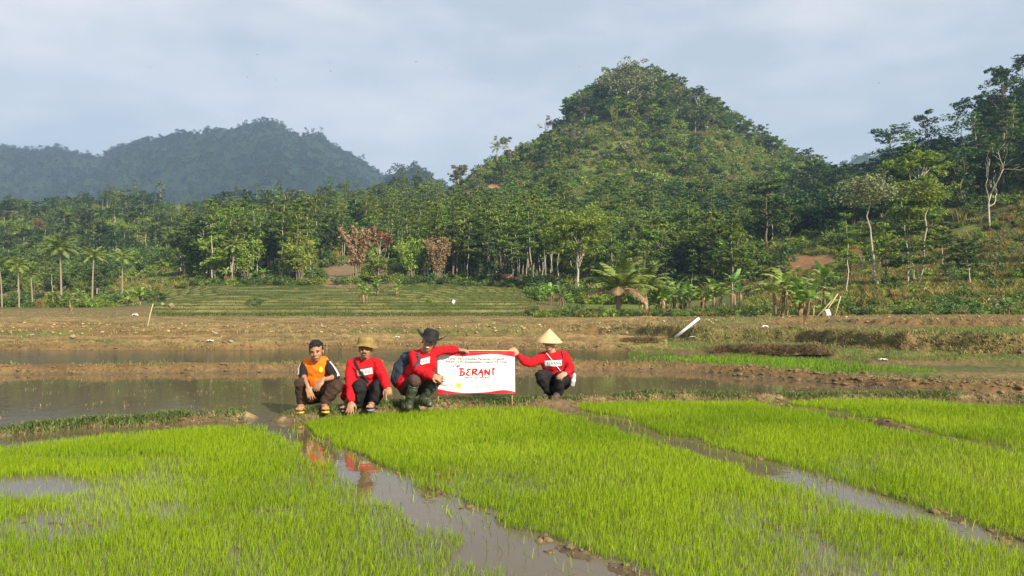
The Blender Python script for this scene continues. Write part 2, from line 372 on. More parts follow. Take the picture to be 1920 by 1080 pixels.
        e = ((px - cx) / rx) ** 2 + ((rowp - cyy) / ry) ** 2 + (fbm(x * .3, y * .3, 4, 7) - .5) * 2.2
        A = mixc(A, cc, ss(1.15, .75, e) * (d > 44) * .9)
    return z, A, px, d
def tz1(x, y):
    return float(terrain(np.array([x], float), np.array([y], float))[0][0])
_gc = {}
def on_ground(px, py, dmin=20.0, dmax=330.0):
    """first point of the land seen at column px, row py"""
    k = int(round(px)); u = (px - 960) / F
    if k not in _gc:
        dd = np.exp(np.linspace(math.log(9), math.log(340), 900)); z = terrain(u * dd, dd)[0]; _gc[k] = (dd, YH - (z - CAMH) * F / dd, z)
    dd, rr, z = _gc[k]
    ok = (rr <= py) & (dd >= dmin) & (dd <= dmax); i = int(np.argmax(ok)) if ok.any() else int(np.argmin(np.where(dd >= dmin, rr, 1e9)))
    return Vector((u * dd[i], dd[i], z[i]))

uu = np.linspace((-900 - 960) / F, (2900 - 960) / F, 1150)
dd = np.concatenate([np.exp(np.linspace(math.log(2.2), math.log(16), 400)), np.exp(np.linspace(math.log(16), math.log(110), 330))[1:], np.exp(np.linspace(math.log(110), math.log(555), 170))[1:]])
X = (uu[None, :] * dd[:, None]).ravel(); Y = np.repeat(dd, len(uu))
Zt, Ct, PXt, Dt = terrain(X, Y)
Zt = Zt + (fbm(X * 22, Y * 22, 2, 51) - .5) * .018 * (Y < 30)
def grid_faces(nr, nc):
    i = np.arange(nr * nc).reshape(nr, nc)
    return np.stack([i[:-1, :-1], i[:-1, 1:], i[1:, 1:], i[1:, :-1]], -1).reshape(-1, 4)
gm, t, o = new_mat('earth')
b = t.nodes.new('ShaderNodeBsdfPrincipled'); at = t.nodes.new('ShaderNodeAttribute'); at.attribute_name = 'tint'
geo = t.nodes.new('ShaderNodeNewGeometry')
na = t.nodes.new('ShaderNodeTexNoise'); na.inputs['Scale'].default_value = 14; na.inputs['Detail'].default_value = 8; na.inputs['Roughness'].default_value = .7
nb = t.nodes.new('ShaderNodeTexNoise'); nb.inputs['Scale'].default_value = 1.3; nb.inputs['Detail'].default_value = 8; nb.inputs['Roughness'].default_value = .65
for n in (na, nb): t.links.new(geo.outputs['Position'], n.inputs['Vector'])
ma = t.nodes.new('ShaderNodeMapRange'); ma.inputs[1].default_value = .3; ma.inputs[2].default_value = .7; ma.inputs[3].default_value = .55; ma.inputs[4].default_value = 1.5
mb_ = t.nodes.new('ShaderNodeMapRange'); mb_.inputs[1].default_value = .3; mb_.inputs[2].default_value = .7; mb_.inputs[3].default_value = .75; mb_.inputs[4].default_value = 1.3
t.links.new(na.outputs[0], ma.inputs[0]); t.links.new(nb.outputs[0], mb_.inputs[0])
m1 = t.nodes.new('ShaderNodeMix'); m1.data_type = 'RGBA'; m1.blend_type = 'MULTIPLY'; m1.inputs[0].default_value = 1
m2 = t.nodes.new('ShaderNodeMix'); m2.data_type = 'RGBA'; m2.blend_type = 'MULTIPLY'; m2.inputs[0].default_value = 1
t.links.new(at.outputs['Color'], m1.inputs[6]); t.links.new(ma.outputs[0], m1.inputs[7]); t.links.new(m1.outputs[2], m2.inputs[6]); t.links.new(mb_.outputs[0], m2.inputs[7])
t.links.new(m2.outputs[2], b.inputs['Base Color']); b.inputs['Roughness'].default_value = .85; b.inputs['Specular IOR Level'].default_value = .2
bp = t.nodes.new('ShaderNodeBump'); bp.inputs['Strength'].default_value = .6; bp.inputs['Distance'].default_value = .03; t.links.new(na.outputs[0], bp.inputs['Height']); t.links.new(bp.outputs[0], b.inputs['Normal'])
t.links.new(b.outputs[0], o.inputs[0])
EARTH = gm
def tint(me, cols):
    a = me.attributes.new('tint', 'FLOAT_COLOR', 'POINT'); a.data.foreach_set('color', np.concatenate([cols, np.ones((len(cols), 1))], 1).astype(np.float32).ravel())
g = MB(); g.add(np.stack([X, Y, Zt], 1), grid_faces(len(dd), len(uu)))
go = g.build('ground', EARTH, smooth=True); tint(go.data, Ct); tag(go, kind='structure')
# plain land under and around everything, to the horizon
g = MB(); g.add([(-6000, -6000, -6), (6000, -6000, -6), (6000, 6000, -6), (-6000, 6000, -6)], [(0, 1, 2, 3)])
lo = g.build('land', EARTH); tint(lo.data, np.tile(np.array([.07, .08, .03]), (4, 1))); tag(lo, kind='structure')

# ---------------------------------------------------------------- water
def watermat(name, col, bump=.05, scale=3.0, rough=.03):
    m, t, o = new_mat(name); b = t.nodes.new('ShaderNodeBsdfPrincipled')
    geo = t.nodes.new('ShaderNodeNewGeometry')
    n0 = t.nodes.new('ShaderNodeTexNoise'); n0.inputs['Scale'].default_value = .7; n0.inputs['Detail'].default_value = 5
    t.links.new(geo.outputs['Position'], n0.inputs['Vector'])
    rp = t.nodes.new('ShaderNodeMix'); rp.data_type = 'RGBA'; rp.inputs[6].default_value = (*[c * .8 for c in col], 1); rp.inputs[7].default_value = (*[c * 1.25 for c in col], 1)
    t.links.new(n0.outputs[0], rp.inputs[0]); t.links.new(rp.outputs[2], b.inputs['Base Color'])
    b.inputs['Roughness'].default_value = rough; b.inputs['IOR'].default_value = 1.33; b.inputs['Specular IOR Level'].default_value = .5
    mp = t.nodes.new('ShaderNodeMapping'); mp.inputs['Scale'].default_value = (1, .8, 1)
    n = t.nodes.new('ShaderNodeTexNoise'); n.inputs['Scale'].default_value = scale; n.inputs['Detail'].default_value = 4
    t.links.new(geo.outputs['Position'], mp.inputs[0]); t.links.new(mp.outputs[0], n.inputs['Vector'])
    bp = t.nodes.new('ShaderNodeBump'); bp.inputs['Strength'].default_value = bump; bp.inputs['Distance'].default_value = .05
    t.links.new(n.outputs[0], bp.inputs['Height']); t.links.new(bp.outputs[0], b.inputs['Normal']); t.links.new(b.outputs[0], o.inputs[0]); return m
def water_sheet(name, inner, outer, z, mat, p0=-880, p1=2880, n=90):
    pxs = np.linspace(p0, p1, n); a = np.array([((p - 960) / F * inner(p), inner(p), z) for p in pxs]); c = np.array([((p - 960) / F * outer(p), outer(p), z) for p in pxs])
    m = MB(); m.add(np.concatenate([a, c]), [(i, i + 1, n + i + 1, n + i) for i in range(n - 1)]); o = m.build(name, mat); return tag(o, kind='structure')
WM = watermat('muddy_water', (.125, .095, .052), .045, 5.0)
WM2 = watermat('paddy_water', (.05, .043, .026), .22, 9.0)
water_sheet('pond_water', lambda p: 2.3, lambda p: float(np.interp(p, BP, B1)) + .25, 0.0, WM)
water_sheet('paddy_water', lambda p: float(np.interp(p, BP, B1)) + .7, lambda p: float(np.interp(p, BP, np.where(np.array(BP) > 1150, B3, B2))) + .12, .09, WM2)

# ---------------------------------------------------------------- far mountains
def mountain(name, rid, D, W, cols, seed, yb=470):
    ks = sorted(rid); pxs = np.linspace(ks[0], ks[-1], 520); ridge = np.interp(pxs, ks, [rid[k] for k in ks])
    rr = np.linspace(0, 1, 150); vs = []
    prof = np.concatenate([rr, ])
    P, Q = np.meshgrid(pxs, np.linspace(-1, 1.0, 170)); dpt = D + Q * W
    hz = (YH - np.interp(P, ks, [rid[k] for k in ks])) * D / F
    s = np.where(Q < 0, 1 - (-Q) ** 1.25, 1 - Q ** 1.3)
    x = (P - 960) / F * dpt
    sp = fbm(x * .0045, dpt * .0025, 4, seed)                      # spurs running down the face
    h = hz * s + (sp - .5) * 190 * (np.abs(Q) ** .8) * (1 - np.abs(Q)) * 2 
    h += (fbm(x * .035, dpt * .035, 3, seed + 5) - .5) * 16 + (fbm(x * .11, dpt * .11, 2, seed + 7) - .5) * 9 - 5
    m = MB(); m.add(np.stack([x.ravel(), dpt.ravel(), h.ravel()], 1), grid_faces(P.shape[0], P.shape[1]))
    o = m.build(name, EARTH, smooth=True)
    n = fbm(x.ravel() * .006, dpt.ravel() * .006, 5, seed + 9)[:, None]; n2 = ss(.5, .7, fbm(x.ravel() * .03, dpt.ravel() * .03, 3, seed + 3))[:, None]
    c = np.array(cols[0]) * (1 - n) + np.array(cols[1]) * n; c = c * (1 - .35 * n2); tint(o.data, c)
    return tag(o, kind='structure'), (lambda p, q: None)
MT = {-900: 300, -500: 285, -200: 275, -60: 268, 0: 264, 25: 268, 60: 276, 100: 270, 130: 272, 190: 282, 207: 268, 225: 261, 270: 258, 330: 257, 380: 263, 400: 258, 430: 252, 470: 239, 500: 230, 520: 231, 545: 244, 560: 250, 580: 246, 603: 245, 625: 264, 655: 278, 680: 292, 705: 312, 730: 330, 760: 332, 900: 380, 1050: 420}
mountain('mountain', MT, 1250, 520, ((.012, .022, .008), (.022, .036, .012)), 3)
mountain('hill', {690: 390, 720: 330, 735: 315, 765: 302, 782: 295, 800: 308, 820: 322, 850: 345, 900: 380, 1000: 420}, 850, 200, ((.012, .022, .008), (.022, .036, .012)), 8)
mountain('hill', {1300: 420, 1450: 370, 1540: 330, 1580: 306, 1610: 290, 1650: 277, 1720: 262, 1800: 250, 2000: 270, 2300: 330, 2600: 400}, 1000, 300, ((.04, .065, .02), (.06, .09, .03)), 12)
# ---------------------------------------------------------------- plant prototypes
LEAF = leafmat('leaves_green', (.030, .056, .010), (.068, .11, .018), (.135, .18, .030), .34)
LEAF_D = leafmat('leaves_dark', (.014, .034, .012), (.03, .06, .016), (.06, .095, .022), .22)
LEAF_Y = leafmat('leaves_yellowgreen', (.05, .085, .012), (.10, .15, .02), (.16, .21, .03), .3, .2)
LEAF_P = leafmat('palm_leaves', (.04, .06, .012), (.075, .105, .022), (.16, .17, .045), .25, .25)
LEAF_B = leafmat('banana_leaves', (.045, .085, .018), (.09, .15, .03), (.16, .23, .06), .3, .2)
LEAF_DRY = leafmat('dry_leaves', (.09, .06, .027), (.16, .112, .056), (.25, .18, .095), .2, .15, .6, .004)
LEAF_RED = leafmat('red_leaves', (.08, .035, .015), (.14, .05, .022), (.19, .08, .035), .2, .1, .6, .004)
LEAF_M = leafmat('leaves_mountain', (.007, .014, .005), (.013, .023, .007), (.021, .034, .010), .15)
LEAF_G = leafmat('greyish_leaves', (.06, .07, .03), (.10, .11, .05), (.16, .16, .08), .2, .15)
BARK = solid('bark_pale', (.46, .42, .33), .85, .3, 6, .3)
BARK_D = solid('bark_brown', (.16, .12, .085), .9, .3, 6, .4)
BARK_P = solid('bark_palm', (.27, .22, .16), .9, .3, 9, .4)

def leaves(mb, P, size, rng, lv, up=.6, asp=.5, m=0):
    n = len(P); N = rng.normal(size=(n, 3)); N[:, 2] = np.abs(N[:, 2]) + up; N /= np.linalg.norm(N, axis=1)[:, None]
    T = rng.normal(size=(n, 3)); T -= (T * N).sum(1)[:, None] * N; T /= np.linalg.norm(T, axis=1)[:, None] + 1e-9
    B = np.cross(N, T); s = (size * rng.uniform(.6, 1.35, n))[:, None]
    v = np.stack([P - T * s, P - B * s * asp, P + T * s, P + B * s * asp], 1).reshape(-1, 3)
    q = np.arange(n * 4).reshape(-1, 4); mb.add(v, q, None, np.repeat(np.clip(lv, 0, 1), 4), m)
def clumps(mb, cs, rs, nl, ls, rng, flat=.6, up=.6, lvbase=None):
    for c, r in zip(cs, rs):
        P = rng.normal(size=(nl, 3)); P /= np.linalg.norm(P, axis=1)[:, None]; P *= rng.uniform(.45, 1.0, (nl, 1)); P *= np.array([r, r, r * flat])
        b = (rng.uniform(.2, .8) if lvbase is None else lvbase)
        leaves(mb, P + c, ls, rng, b + rng.normal(0, .16, nl), up)
def curve_pts(a, b, rng, wob=.06, n=7):
    a = np.array(a, float); b = np.array(b, float); t = np.linspace(0, 1, n)[:, None]; L_ = np.linalg.norm(b - a)
    w = np.cumsum(rng.normal(0, 1, (n, 3)), 0) * L_ * wob / math.sqrt(n) ; w -= t * w[-1]; w[0] = 0; return a + (b - a) * t + w
def proto(name, trunk, crown, tm, cm, trunkname='trunk'):
    e = empty(name)
    if trunk is not None: trunk.build(trunkname, tm, e, smooth=True)
    if crown is not None: crown.build('crown', cm, e)
    return e
def t_round(seed, H=9.0, Rr=3.0, base=.33, nlobe=11, ncl=5, nl=34, ls=.30, tm=None, cm=None, name='broadleaf_tree', tr=.16, bare=.0):
    rng = np.random.default_rng(seed); tk = MB(); cr = MB(); top = np.array([rng.normal(0, .4), rng.normal(0, .4), H * .82])
    sp = curve_pts((0, 0, -.6), top, rng, .05, 9); tube(tk, sp, np.linspace(tr * H / 9 * 1.1, .04, 9), 7)
    for i in range(nlobe):
        t = rng.uniform(base, 1.0); z = H * t; rr = Rr * math.sqrt(max(.08, 1 - ((t - (base + 1) / 2 - .04) / ((1 - base) * .56)) ** 2)) * rng.uniform(.45, .95)
        a = i * 2.399 + rng.uniform(-.5, .5); c = np.array([rr * math.cos(a), rr * math.sin(a), min(z, H * .93)])
        k = min(8, max(2, int(8 * (c[2] - H * .12) / (H * .82)))); tube(tk, curve_pts(sp[k - 1], c, rng, .08, 5), np.linspace(tr * .4, .02, 5), 5)
        R1 = Rr * rng.uniform(.30, .48)
        cs = c + rng.normal(size=(ncl, 3)) * np.array([R1, R1, R1 * .5]) * .75; clumps(cr, cs, rng.uniform(.32, .6, ncl) * R1 * 1.1, nl, ls, rng, .6)
    return proto(name, tk, cr, tm or BARK_D, cm or LEAF)
def t_umbrella(seed, H=10.0, Rr=3.2, layers=4, nl=60, ls=.24, tm=None, cm=None, name='umbrella_tree', lean=.5):
    rng = np.random.default_rng(seed); tk = MB(); cr = MB(); top = np.array([rng.normal(0, lean), rng.normal(0, lean), H * .97])
    sp = curve_pts((0, 0, -.6), top, rng, .05, 11); tube(tk, sp, np.linspace(.16, .03, 11), 7)
    for l in range(layers):
        t = .50 + .5 * (l + .5) / layers; kk = int(t * 10) ; rad = Rr * (1.0 - .45 * abs(t - .72) * 2) * rng.uniform(.75, 1.1)
        for j in range(5):
            a = j * 1.256 + l * .7 + rng.uniform(-.4, .4); e = sp[kk] + np.array([rad * math.cos(a) * rng.uniform(.6, 1), rad * math.sin(a) * rng.uniform(.6, 1), rng.uniform(.1, .7)])
            st = sp[max(3, kk - 1)]; lb = curve_pts(st, e, rng, .06, 5); tube(tk, lb, np.linspace(.05, .015, 5), 4)
            for f in (.55, .85, 1.05):
                c = lb[0] + (lb[-1] - lb[0]) * f + np.array([0, 0, .1]); r = rad * rng.uniform(.22, .36)
                clumps(cr, c + rng.normal(size=(2, 3)) * np.array([r, r, .12]) * .7, [r, r * .8], nl // 2, ls, rng, .22, 1.6)
    return proto(name, tk, cr, tm or BARK, cm or LEAF_D)
def t_slender(seed, H=12.0, Rr=1.5, nl=46, ls=.17, cm=None, name='slender_tree', base=.45, ncl=16, lean=.5, tr=.10):
    rng = np.random.default_rng(seed); tk = MB(); cr = MB(); top = np.array([rng.normal(0, lean), rng.normal(0, lean), H])
    sp = curve_pts((0, 0, -.6), top, rng, .045, 11); tube(tk, sp, np.linspace(tr, .02, 11), 6)
    for i in range(ncl):
        t = base + (1 - base) * (i + rng.uniform(0, 1)) / ncl; k = t * 10; k0 = min(int(k), 9); p = sp[k0] + (sp[k0 + 1] - sp[k0]) * (k - k0)
        w = Rr * (.5 + .7 * math.sin(math.pi * min(1, (t - base) / (1 - base) * .8 + .15))); a = i * 2.4
        e = p + np.array([w * math.cos(a), w * math.sin(a), rng.uniform(.0, .6)]) * rng.uniform(.4, 1.0); tube(tk, [p, (p + e) / 2 + (0, 0, .1), e], [.03, .02, .01], 4)
        clumps(cr, [e, (p + e) / 2], [w * .45, w * .4], nl, ls, rng, .5, .9)
    return proto(name, tk, cr, BARK, cm or LEAF)
def t_bare(seed, H=9.0, Rr=3.0, name='bare_tree', tm=None, twigs=1, fine=0, leaf=None, tr=.17):
    rng = np.random.default_rng(seed); tk = MB(); cr = MB()
    def br(p, d, L_, r, lv):
        q = p + d * L_; pts = curve_pts(p, q, rng, .10, 5); tube(tk, pts, np.linspace(r, r * .55, 5), 5 if lv < 2 else 3)
        if lv >= 3 + fine:
            if leaf is not None: clumps(cr, [q], [L_ * .6], 26, .16, rng, .7)
            return
        for j in range(rng.integers(2, 4) if lv else 4):
            nd = d + rng.normal(size=3) * (.52 if lv else .5); nd[2] += .12; nd /= np.linalg.norm(nd); br(pts[rng.integers(2, 5)] if j else q, nd, L_ * rng.uniform(.55, .8), r * .52, lv + 1)
    br(np.array([0, 0, -.5]), np.array([.03, 0, 1.0]), H * .36, tr, 0)
    return proto(name, tk, cr if leaf is not None else None, tm or BARK, leaf)
def t_palm(seed, H=8.5, fr=28, L_=2.9, lean=.5, name='coconut_palm', nleaf=26, tr=.13, upb=0.0, dead=0, LW=.065):
    rng = np.random.default_rng(seed); tk = MB(); cr = MB(); dr = MB(); a0 = rng.uniform(0, 6.28)
    t = np.linspace(0, 1, 12)[:, None]; sp = np.concatenate([np.cos(a0) * lean * t ** 1.8, np.sin(a0) * lean * t ** 1.8, -.4 + (H + .4) * t], 1)
    tube(tk, sp, np.linspace(tr * 1.4, tr * .75, 12), 8); top = sp[-1]
    for i in range(fr):
        az = i * 2.399 + rng.uniform(-.2, .2); el = R(80) - (i / fr) * R(88 - upb) ; d = np.array([math.cos(az), math.sin(az)])
        s = np.linspace(0, 1, 9); ang = el - s ** 1.3 * R(62); ds = L_ / 8 * rng.uniform(.9, 1.1)
        r = np.cumsum(np.cos(ang) * ds); z = np.cumsum(np.sin(ang) * ds); pts = np.stack([top[0] + d[0] * r, top[1] + d[1] * r, top[2] + z], 1)
        tgt = dr if i >= fr - dead else cr
        tube(tgt, pts, np.linspace(.03, .006, 9), 3, .9); side = np.array([-d[1], d[0], 0])
        ks = np.linspace(.10, .99, nleaf); pp = np.stack([np.interp(ks, s, pts[:, c]) for c in range(3)], 1); tn = np.gradient(pp, axis=0); tn /= np.linalg.norm(tn, axis=1)[:, None]
        for sg in (-1, 1):
            ln = (.62 * np.sin(np.pi * (ks * .78 + .16)) * L_ / 2.6)[:, None]; dirn = side * sg * .85 + tn * .55 + np.array([0, 0, -.35]) * rng.uniform(.5, 1.6, (nleaf, 1)); tip = pp + dirn * ln
            w = tn * LW * L_ / 2.6; v = np.stack([pp - w, pp + w, tip + w * .3, tip - w * .3], 1).reshape(-1, 3); tgt.add(v, np.arange(nleaf * 4).reshape(-1, 4), None, np.repeat(np.clip(rng.normal(.5, .2, nleaf), 0, 1), 4))
    e = proto(name, tk, cr, BARK_P, LEAF_P)
    if dead: dr.build('dry_fronds', LEAF_DRY, e)
    return e
def t_banana(seed, H=2.0, n=8, L_=1.7, stems=2, name='banana_plant'):
    rng = np.random.default_rng(seed); tk = MB(); cr = MB(); dr = MB()
    for s_ in range(stems):
        hs = H * (1 if s_ == 0 else rng.uniform(.45, .8)); b = np.array([0, 0, 0]) if s_ == 0 else np.array([rng.uniform(-.6, .6), rng.uniform(-.5, .5), 0]); top = b + np.array([rng.normal(0, .12), rng.normal(0, .12), hs])
        tube(tk, curve_pts(b - (0, 0, .3), top, rng, .03, 6), np.linspace(.13, .07, 6) * (.7 + .3 * hs / H), 8)
        for i in range(n):
            az = i * 2.399 + rng.uniform(-.4, .4) + s_; el = R(86) - i / n * R(62); L1 = L_ * rng.uniform(.8, 1.1) * (.6 + .4 * hs / H); d = np.array([math.cos(az), math.sin(az), 0]); sd = np.array([-d[1], d[0], 0]); K = 13
            s = np.linspace(0, 1, K); ang = el - s ** 1.4 * R(80) * rng.uniform(.7, 1.1); ds = L1 / (K - 1); r = np.concatenate([[0], np.cumsum(np.cos(ang[1:]) * ds)]); z = np.concatenate([[0], np.cumsum(np.sin(ang[1:]) * ds)])
            pts = top + d * r[:, None] + np.array([0, 0, 1]) * z[:, None]; w = .25 * np.sin(np.pi * np.clip(s * .95 + .03, 0, 1)) ** .6 * (s > .1) * L1 / 1.6 + .02
            nrm = np.cross(np.gradient(pts, axis=0), sd); nrm /= np.linalg.norm(nrm, axis=1)[:, None] + 1e-9; lvv = rng.uniform(.25, .85)
            for sg in (-1, 1):
                for k in range(1, K - 1):      # torn strips
                    g0, g1 = (.0, .86) if rng.uniform() < .4 else (-.01, 1.0); dz = rng.uniform(-.35, .25)
                    pa = pts[k] + (pts[k + 1] - pts[k]) * g0; pb = pts[k] + (pts[k + 1] - pts[k]) * g1
                    off = (sd * sg - nrm[k] * (.25 + dz) * -1 * (-1)) ; qa = pa + off * w[k] + (pts[k + 1] - pts[k]) * .5; qb = pb + off * w[k + 1] + (pts[k + 1] - pts[k]) * .5
                    cr.add([pa, pb, qb, qa], [(0, 1, 2, 3)], None, lvv + rng.uniform(-.12, .12))
            tube(cr, pts, np.linspace(.022, .006, K), 3, .95)
        for i in range(5):                     # hanging dead leaves round the stem
            az = rng.uniform(0, 6.28); d = np.array([math.cos(az), math.sin(az), 0]); zz = top[2] - rng.uniform(0, .4) * hs; p0 = np.array([top[0], top[1], zz]) ; K = 6; L1 = rng.uniform(.5, .9) * hs
            pts = np.array([p0 + d * (.12 + .25 * math.sin(t * 2.6)) + np.array([0, 0, .15 * math.sin(t * 3) - L1 * t]) for t in np.linspace(0, 1, K)]); sd = np.array([-d[1], d[0], 0]); w = .055 * np.sin(np.linspace(.3, 2.9, K))[:, None] * rng.uniform(.7, 1.5)
            v = np.concatenate([pts - sd * w, pts + sd * w + d * rng.uniform(-.05, .05, (K, 1))]); dr.add(v, [(k, k + 1, K + k + 1, K + k) for k in range(K - 1)], None, rng.uniform(.1, .9))
    e = proto(name, tk, None, BARK_D, None, 'stem'); cr.build('leaves', LEAF_B, e); dr.build('dry_leaves', LEAF_DRY, e); return e
def t_bamboo(seed, H=8.0, n=16, cm=None, name='bamboo_clump', spread=2.4, dryc=False, nl=26):
    rng = np.random.default_rng(seed); tk = MB(); cr = MB()
    for i in range(n):
        a = rng.uniform(0, 6.28); b = np.array([math.cos(a), math.sin(a), 0]) * rng.uniform(0, .6); t = np.linspace(0, 1, 9)[:, None]; sp_ = spread * rng.uniform(.3, 1.1); h = H * rng.uniform(.7, 1.0)
        pts = b + np.array([math.cos(a), math.sin(a), 0]) * sp_ * t ** 2.2 + np.array([0, 0, 1]) * (h * (t - .18 * t ** 3) - .3); tube(tk, pts, np.linspace(.05, .012, 9), 4)
        for k in range(3, 9): clumps(cr, [pts[k] + rng.normal(0, .15, 3)], [.30 + .42 * rng.uniform()], nl, .19, rng, 1.25, .2, .5 if dryc else None)
    return proto(name, tk, cr, BARK_P, cm or LEAF_Y, 'stalks')
def bush_mesh(seed, Rr=1.0, n=9, nl=34, ls=.15, up=.5):
    rng = np.random.default_rng(seed); cr = MB(); cs = rng.normal(size=(n, 3)) * np.array([.5, .5, .28]) * Rr + np.array([0, 0, .5 * Rr]); clumps(cr, cs, rng.uniform(.28, .5, n) * Rr, nl, ls, rng, .75, up); return cr
def t_bush(seed, Rr=1.0, cm=None, name='shrub', **k):
    e = empty(name); tk = MB(); rng = np.random.default_rng(seed)
    for i in range(5): tube(tk, curve_pts((0, 0, -.2), (rng.normal(0, .4) * Rr, rng.normal(0, .4) * Rr, Rr * .7), rng, .08, 4), [.03, .02, .015, .01], 4)
    tk.build('stem', BARK_D, e); bush_mesh(seed, Rr, **k).build('crown', cm or LEAF, e); return e

# ---------------------------------------------------------------- forests: sample positions
rng = np.random.default_rng(7)
KINDS = {}
def reg(kind, protos, h): KINDS[kind] = (protos, h)
PR = dict(
 round=[t_round(11), t_round(12, 8, 3.3, .25), t_round(13, 10, 2.7, .4)],
 dark=[t_round(21, 8, 3, .3, cm=LEAF_D), t_round(22, 9, 3.4, .3, cm=LEAF_D)],
 umb=[t_umbrella(31), t_umbrella(32, 11, 3.0, 5), t_umbrella(33, 9, 3.6, 3)],
 slen=[t_slender(41, 12, 1.3, base=.55), t_slender(42, 13, 1.1, base=.6), t_slender(43, 11, 1.5, base=.5)],
 yel=[t_round(51, 7.5, 2.9, .2, cm=LEAF_Y), t_bamboo(52, 8, name='bamboo_clump', nl=20)],
 grey=[t_round(61, 8, 2.8, .3, cm=LEAF_G, tm=BARK)],
)
NAMES = dict(round='broadleaf_tree', dark='broadleaf_tree', umb='umbrella_tree', slen='slender_tree', yel='broadleaf_tree', grey='broadleaf_tree')
pts = []   # kind, proto index, x, y, z, scale, rot, region, px, row
def scatter(region, n, p0, p1, d0, d1, mix, s0=.75, s1=1.25, keep=None, uniform=False):
    ks = list(mix); w = np.array([mix[k] for k in ks], float); w /= w.sum(); cnt = 0; tries = 0
    while cnt < n and tries < 60:
        tries += 1; m = (n - cnt) * 2 + 20
        d = (rng.uniform(d0, d1, m) if uniform else np.sqrt(rng.uniform(d0 * d0, d1 * d1, m))); px = rng.uniform(p0, p1, m); x = (px - 960) / F * d; z = terrain(x, d)[0]; row = YH - (z - CAMH) * F / d
        for i in range(m):
            if cnt >= n: break
            if keep is not None and not keep(px[i], row[i], d[i], x[i]): continue
            k = ks[rng.choice(len(ks), p=w)]; pts.append([k, int(rng.integers(len(PR[k]))), x[i], d[i], z[i], rng.uniform(s0, s1) * (.72 + .56 * nv(x[i], d[i] + 50, .045)), rng.uniform(0, 6.28), region, px[i], row[i]]); cnt += 1
bare = lambda px, row: ((px - 640) / 62) ** 2 + ((row - 512) / 26) ** 2 < 1 or ((px - 720) / 52) ** 2 + ((row - 520) / 20) ** 2 < 1 or ((px - 858) / 48) ** 2 + ((row - 368) / 14) ** 2 < 1 or ((px - 45) / 42) ** 2 + ((row - 437) / 9) ** 2 < 1
nv = lambda x, d, s: float(vn(np.array([x * s]), np.array([d * s]), 123)[0])
scatter('far_left', 1150, -300, 860, 185, 312, dict(umb=4, dark=2.0, round=3, slen=3, grey=.6, yel=1.4), .38, .78, lambda p, r, d, x: not bare(p, r) and nv(x, d, .035) > .27)
scatter('left_valley', 120, -300, 215, 118, 185, dict(dark=2, round=3, umb=1, yel=1.5, slen=1), .35, .65, lambda p, r, d, x: not (205 < p < 350 and r > 462) and not bare(p, r))
scatter('middle', 640, 335, 880, 106, 190, dict(slen=8, round=2, umb=1.0, yel=1.4, dark=.6), .42, .85, lambda p, r, d, x: not bare(p, r) and not (590 < p < 760 and r > 485) and (r < 528 + (p > 760) * 0))
scatter('hill_foot', 400, 860, 1060, 108, 190, dict(slen=9, round=2, dark=1), .5, .85)
scatter('hill_foot_right', 430, 1060, 1480, 62, 185, dict(round=3, dark=1.5, yel=1.5, slen=1.2), .45, .85, lambda p, r, d, x: (r < 556) and d > 62 + (1480 - p) * .12 and not (1390 < p and r > 470))
scatter('hill_low', 120, 880, 1600, 185, 250, dict(round=4, yel=2.5, dark=2, grey=.6), .35, .7, lambda p, r, d, x: nv(x, d, .06) > .5 or p > 1450)
scatter('hill_top', 620, 850, 1620, 225, 312, dict(round=4, dark=1.8, yel=2.6, grey=1.4, umb=.5), .38, .95, lambda p, r, d, x: (p > 1010 or nv(x, d, .3) > .8) and (r < 232 + (p > 1250) * 20 or nv(x, d, .06) > .74 or p > 1480) and nv(x, d, .09) > .22)
scatter('saddle', 220, 1440, 1720, 110, 230, dict(umb=3, dark=3, round=2, slen=.8), .55, .95, uniform=True)
scatter('right_slope', 330, 1560, 2600, 90, 190, dict(umb=3.5, dark=2.5, round=2, slen=2), .45, .85, lambda p, r, d, x: (d > 114 - (p - 1560) * .03 or nv(x, d, .12) > .66), uniform=True)
scatter('right_near', 30, 1480, 2300, 52, 80, dict(slen=2, umb=1.5, round=.7), .3, .55, uniform=True)
# which show largest: height over distance, only inside the frame
tabH = {k: [p.children[0].bound_box[6][2] for p in v] for k, v in PR.items()}
vis = [(-(tabH[q[0]][q[1]] * q[5] / q[3]), i) for i, q in enumerate(pts) if -20 < q[8] < 1940]
vis.sort()
byname = {}
for s_, i in vis: byname.setdefault(NAMES[pts[i][0]], []).append(i)
single = set(i for _, i in vis[:290])
REG = dict(far_left='in the wood on the far left ridge', left_valley='behind the tall palms at left', middle='in the wood behind the green terraces', hill_foot='in the pale-trunked stand under the cone hill',
 hill_foot_right='in the thicket behind the bananas', hill_low='on the lower flank of the cone-shaped hill', hill_top='on the upper part of the cone-shaped hill', saddle='in the dip right of the cone hill',
 right_slope='on the wooded slope at right', right_near='low on the grassy slope at right')
LOOK = dict(round='green leafy tree', dark='dark green leafy tree', umb='flat-layered dark tree', slen='thin pale-trunked tree', yel='yellow-green leafy tree', grey='greyish-green tree')
def ordinal(n):
    return f"{n}{'th' if 10 <= n % 100 <= 20 else {1: 'st', 2: 'nd', 3: 'rd'}.get(n % 10, 'th')}"
grp = {}
for i in single: grp.setdefault((pts[i][7], pts[i][0], pts[i][1] if pts[i][0] == 'yel' else 0), []).append(i)
used = set()
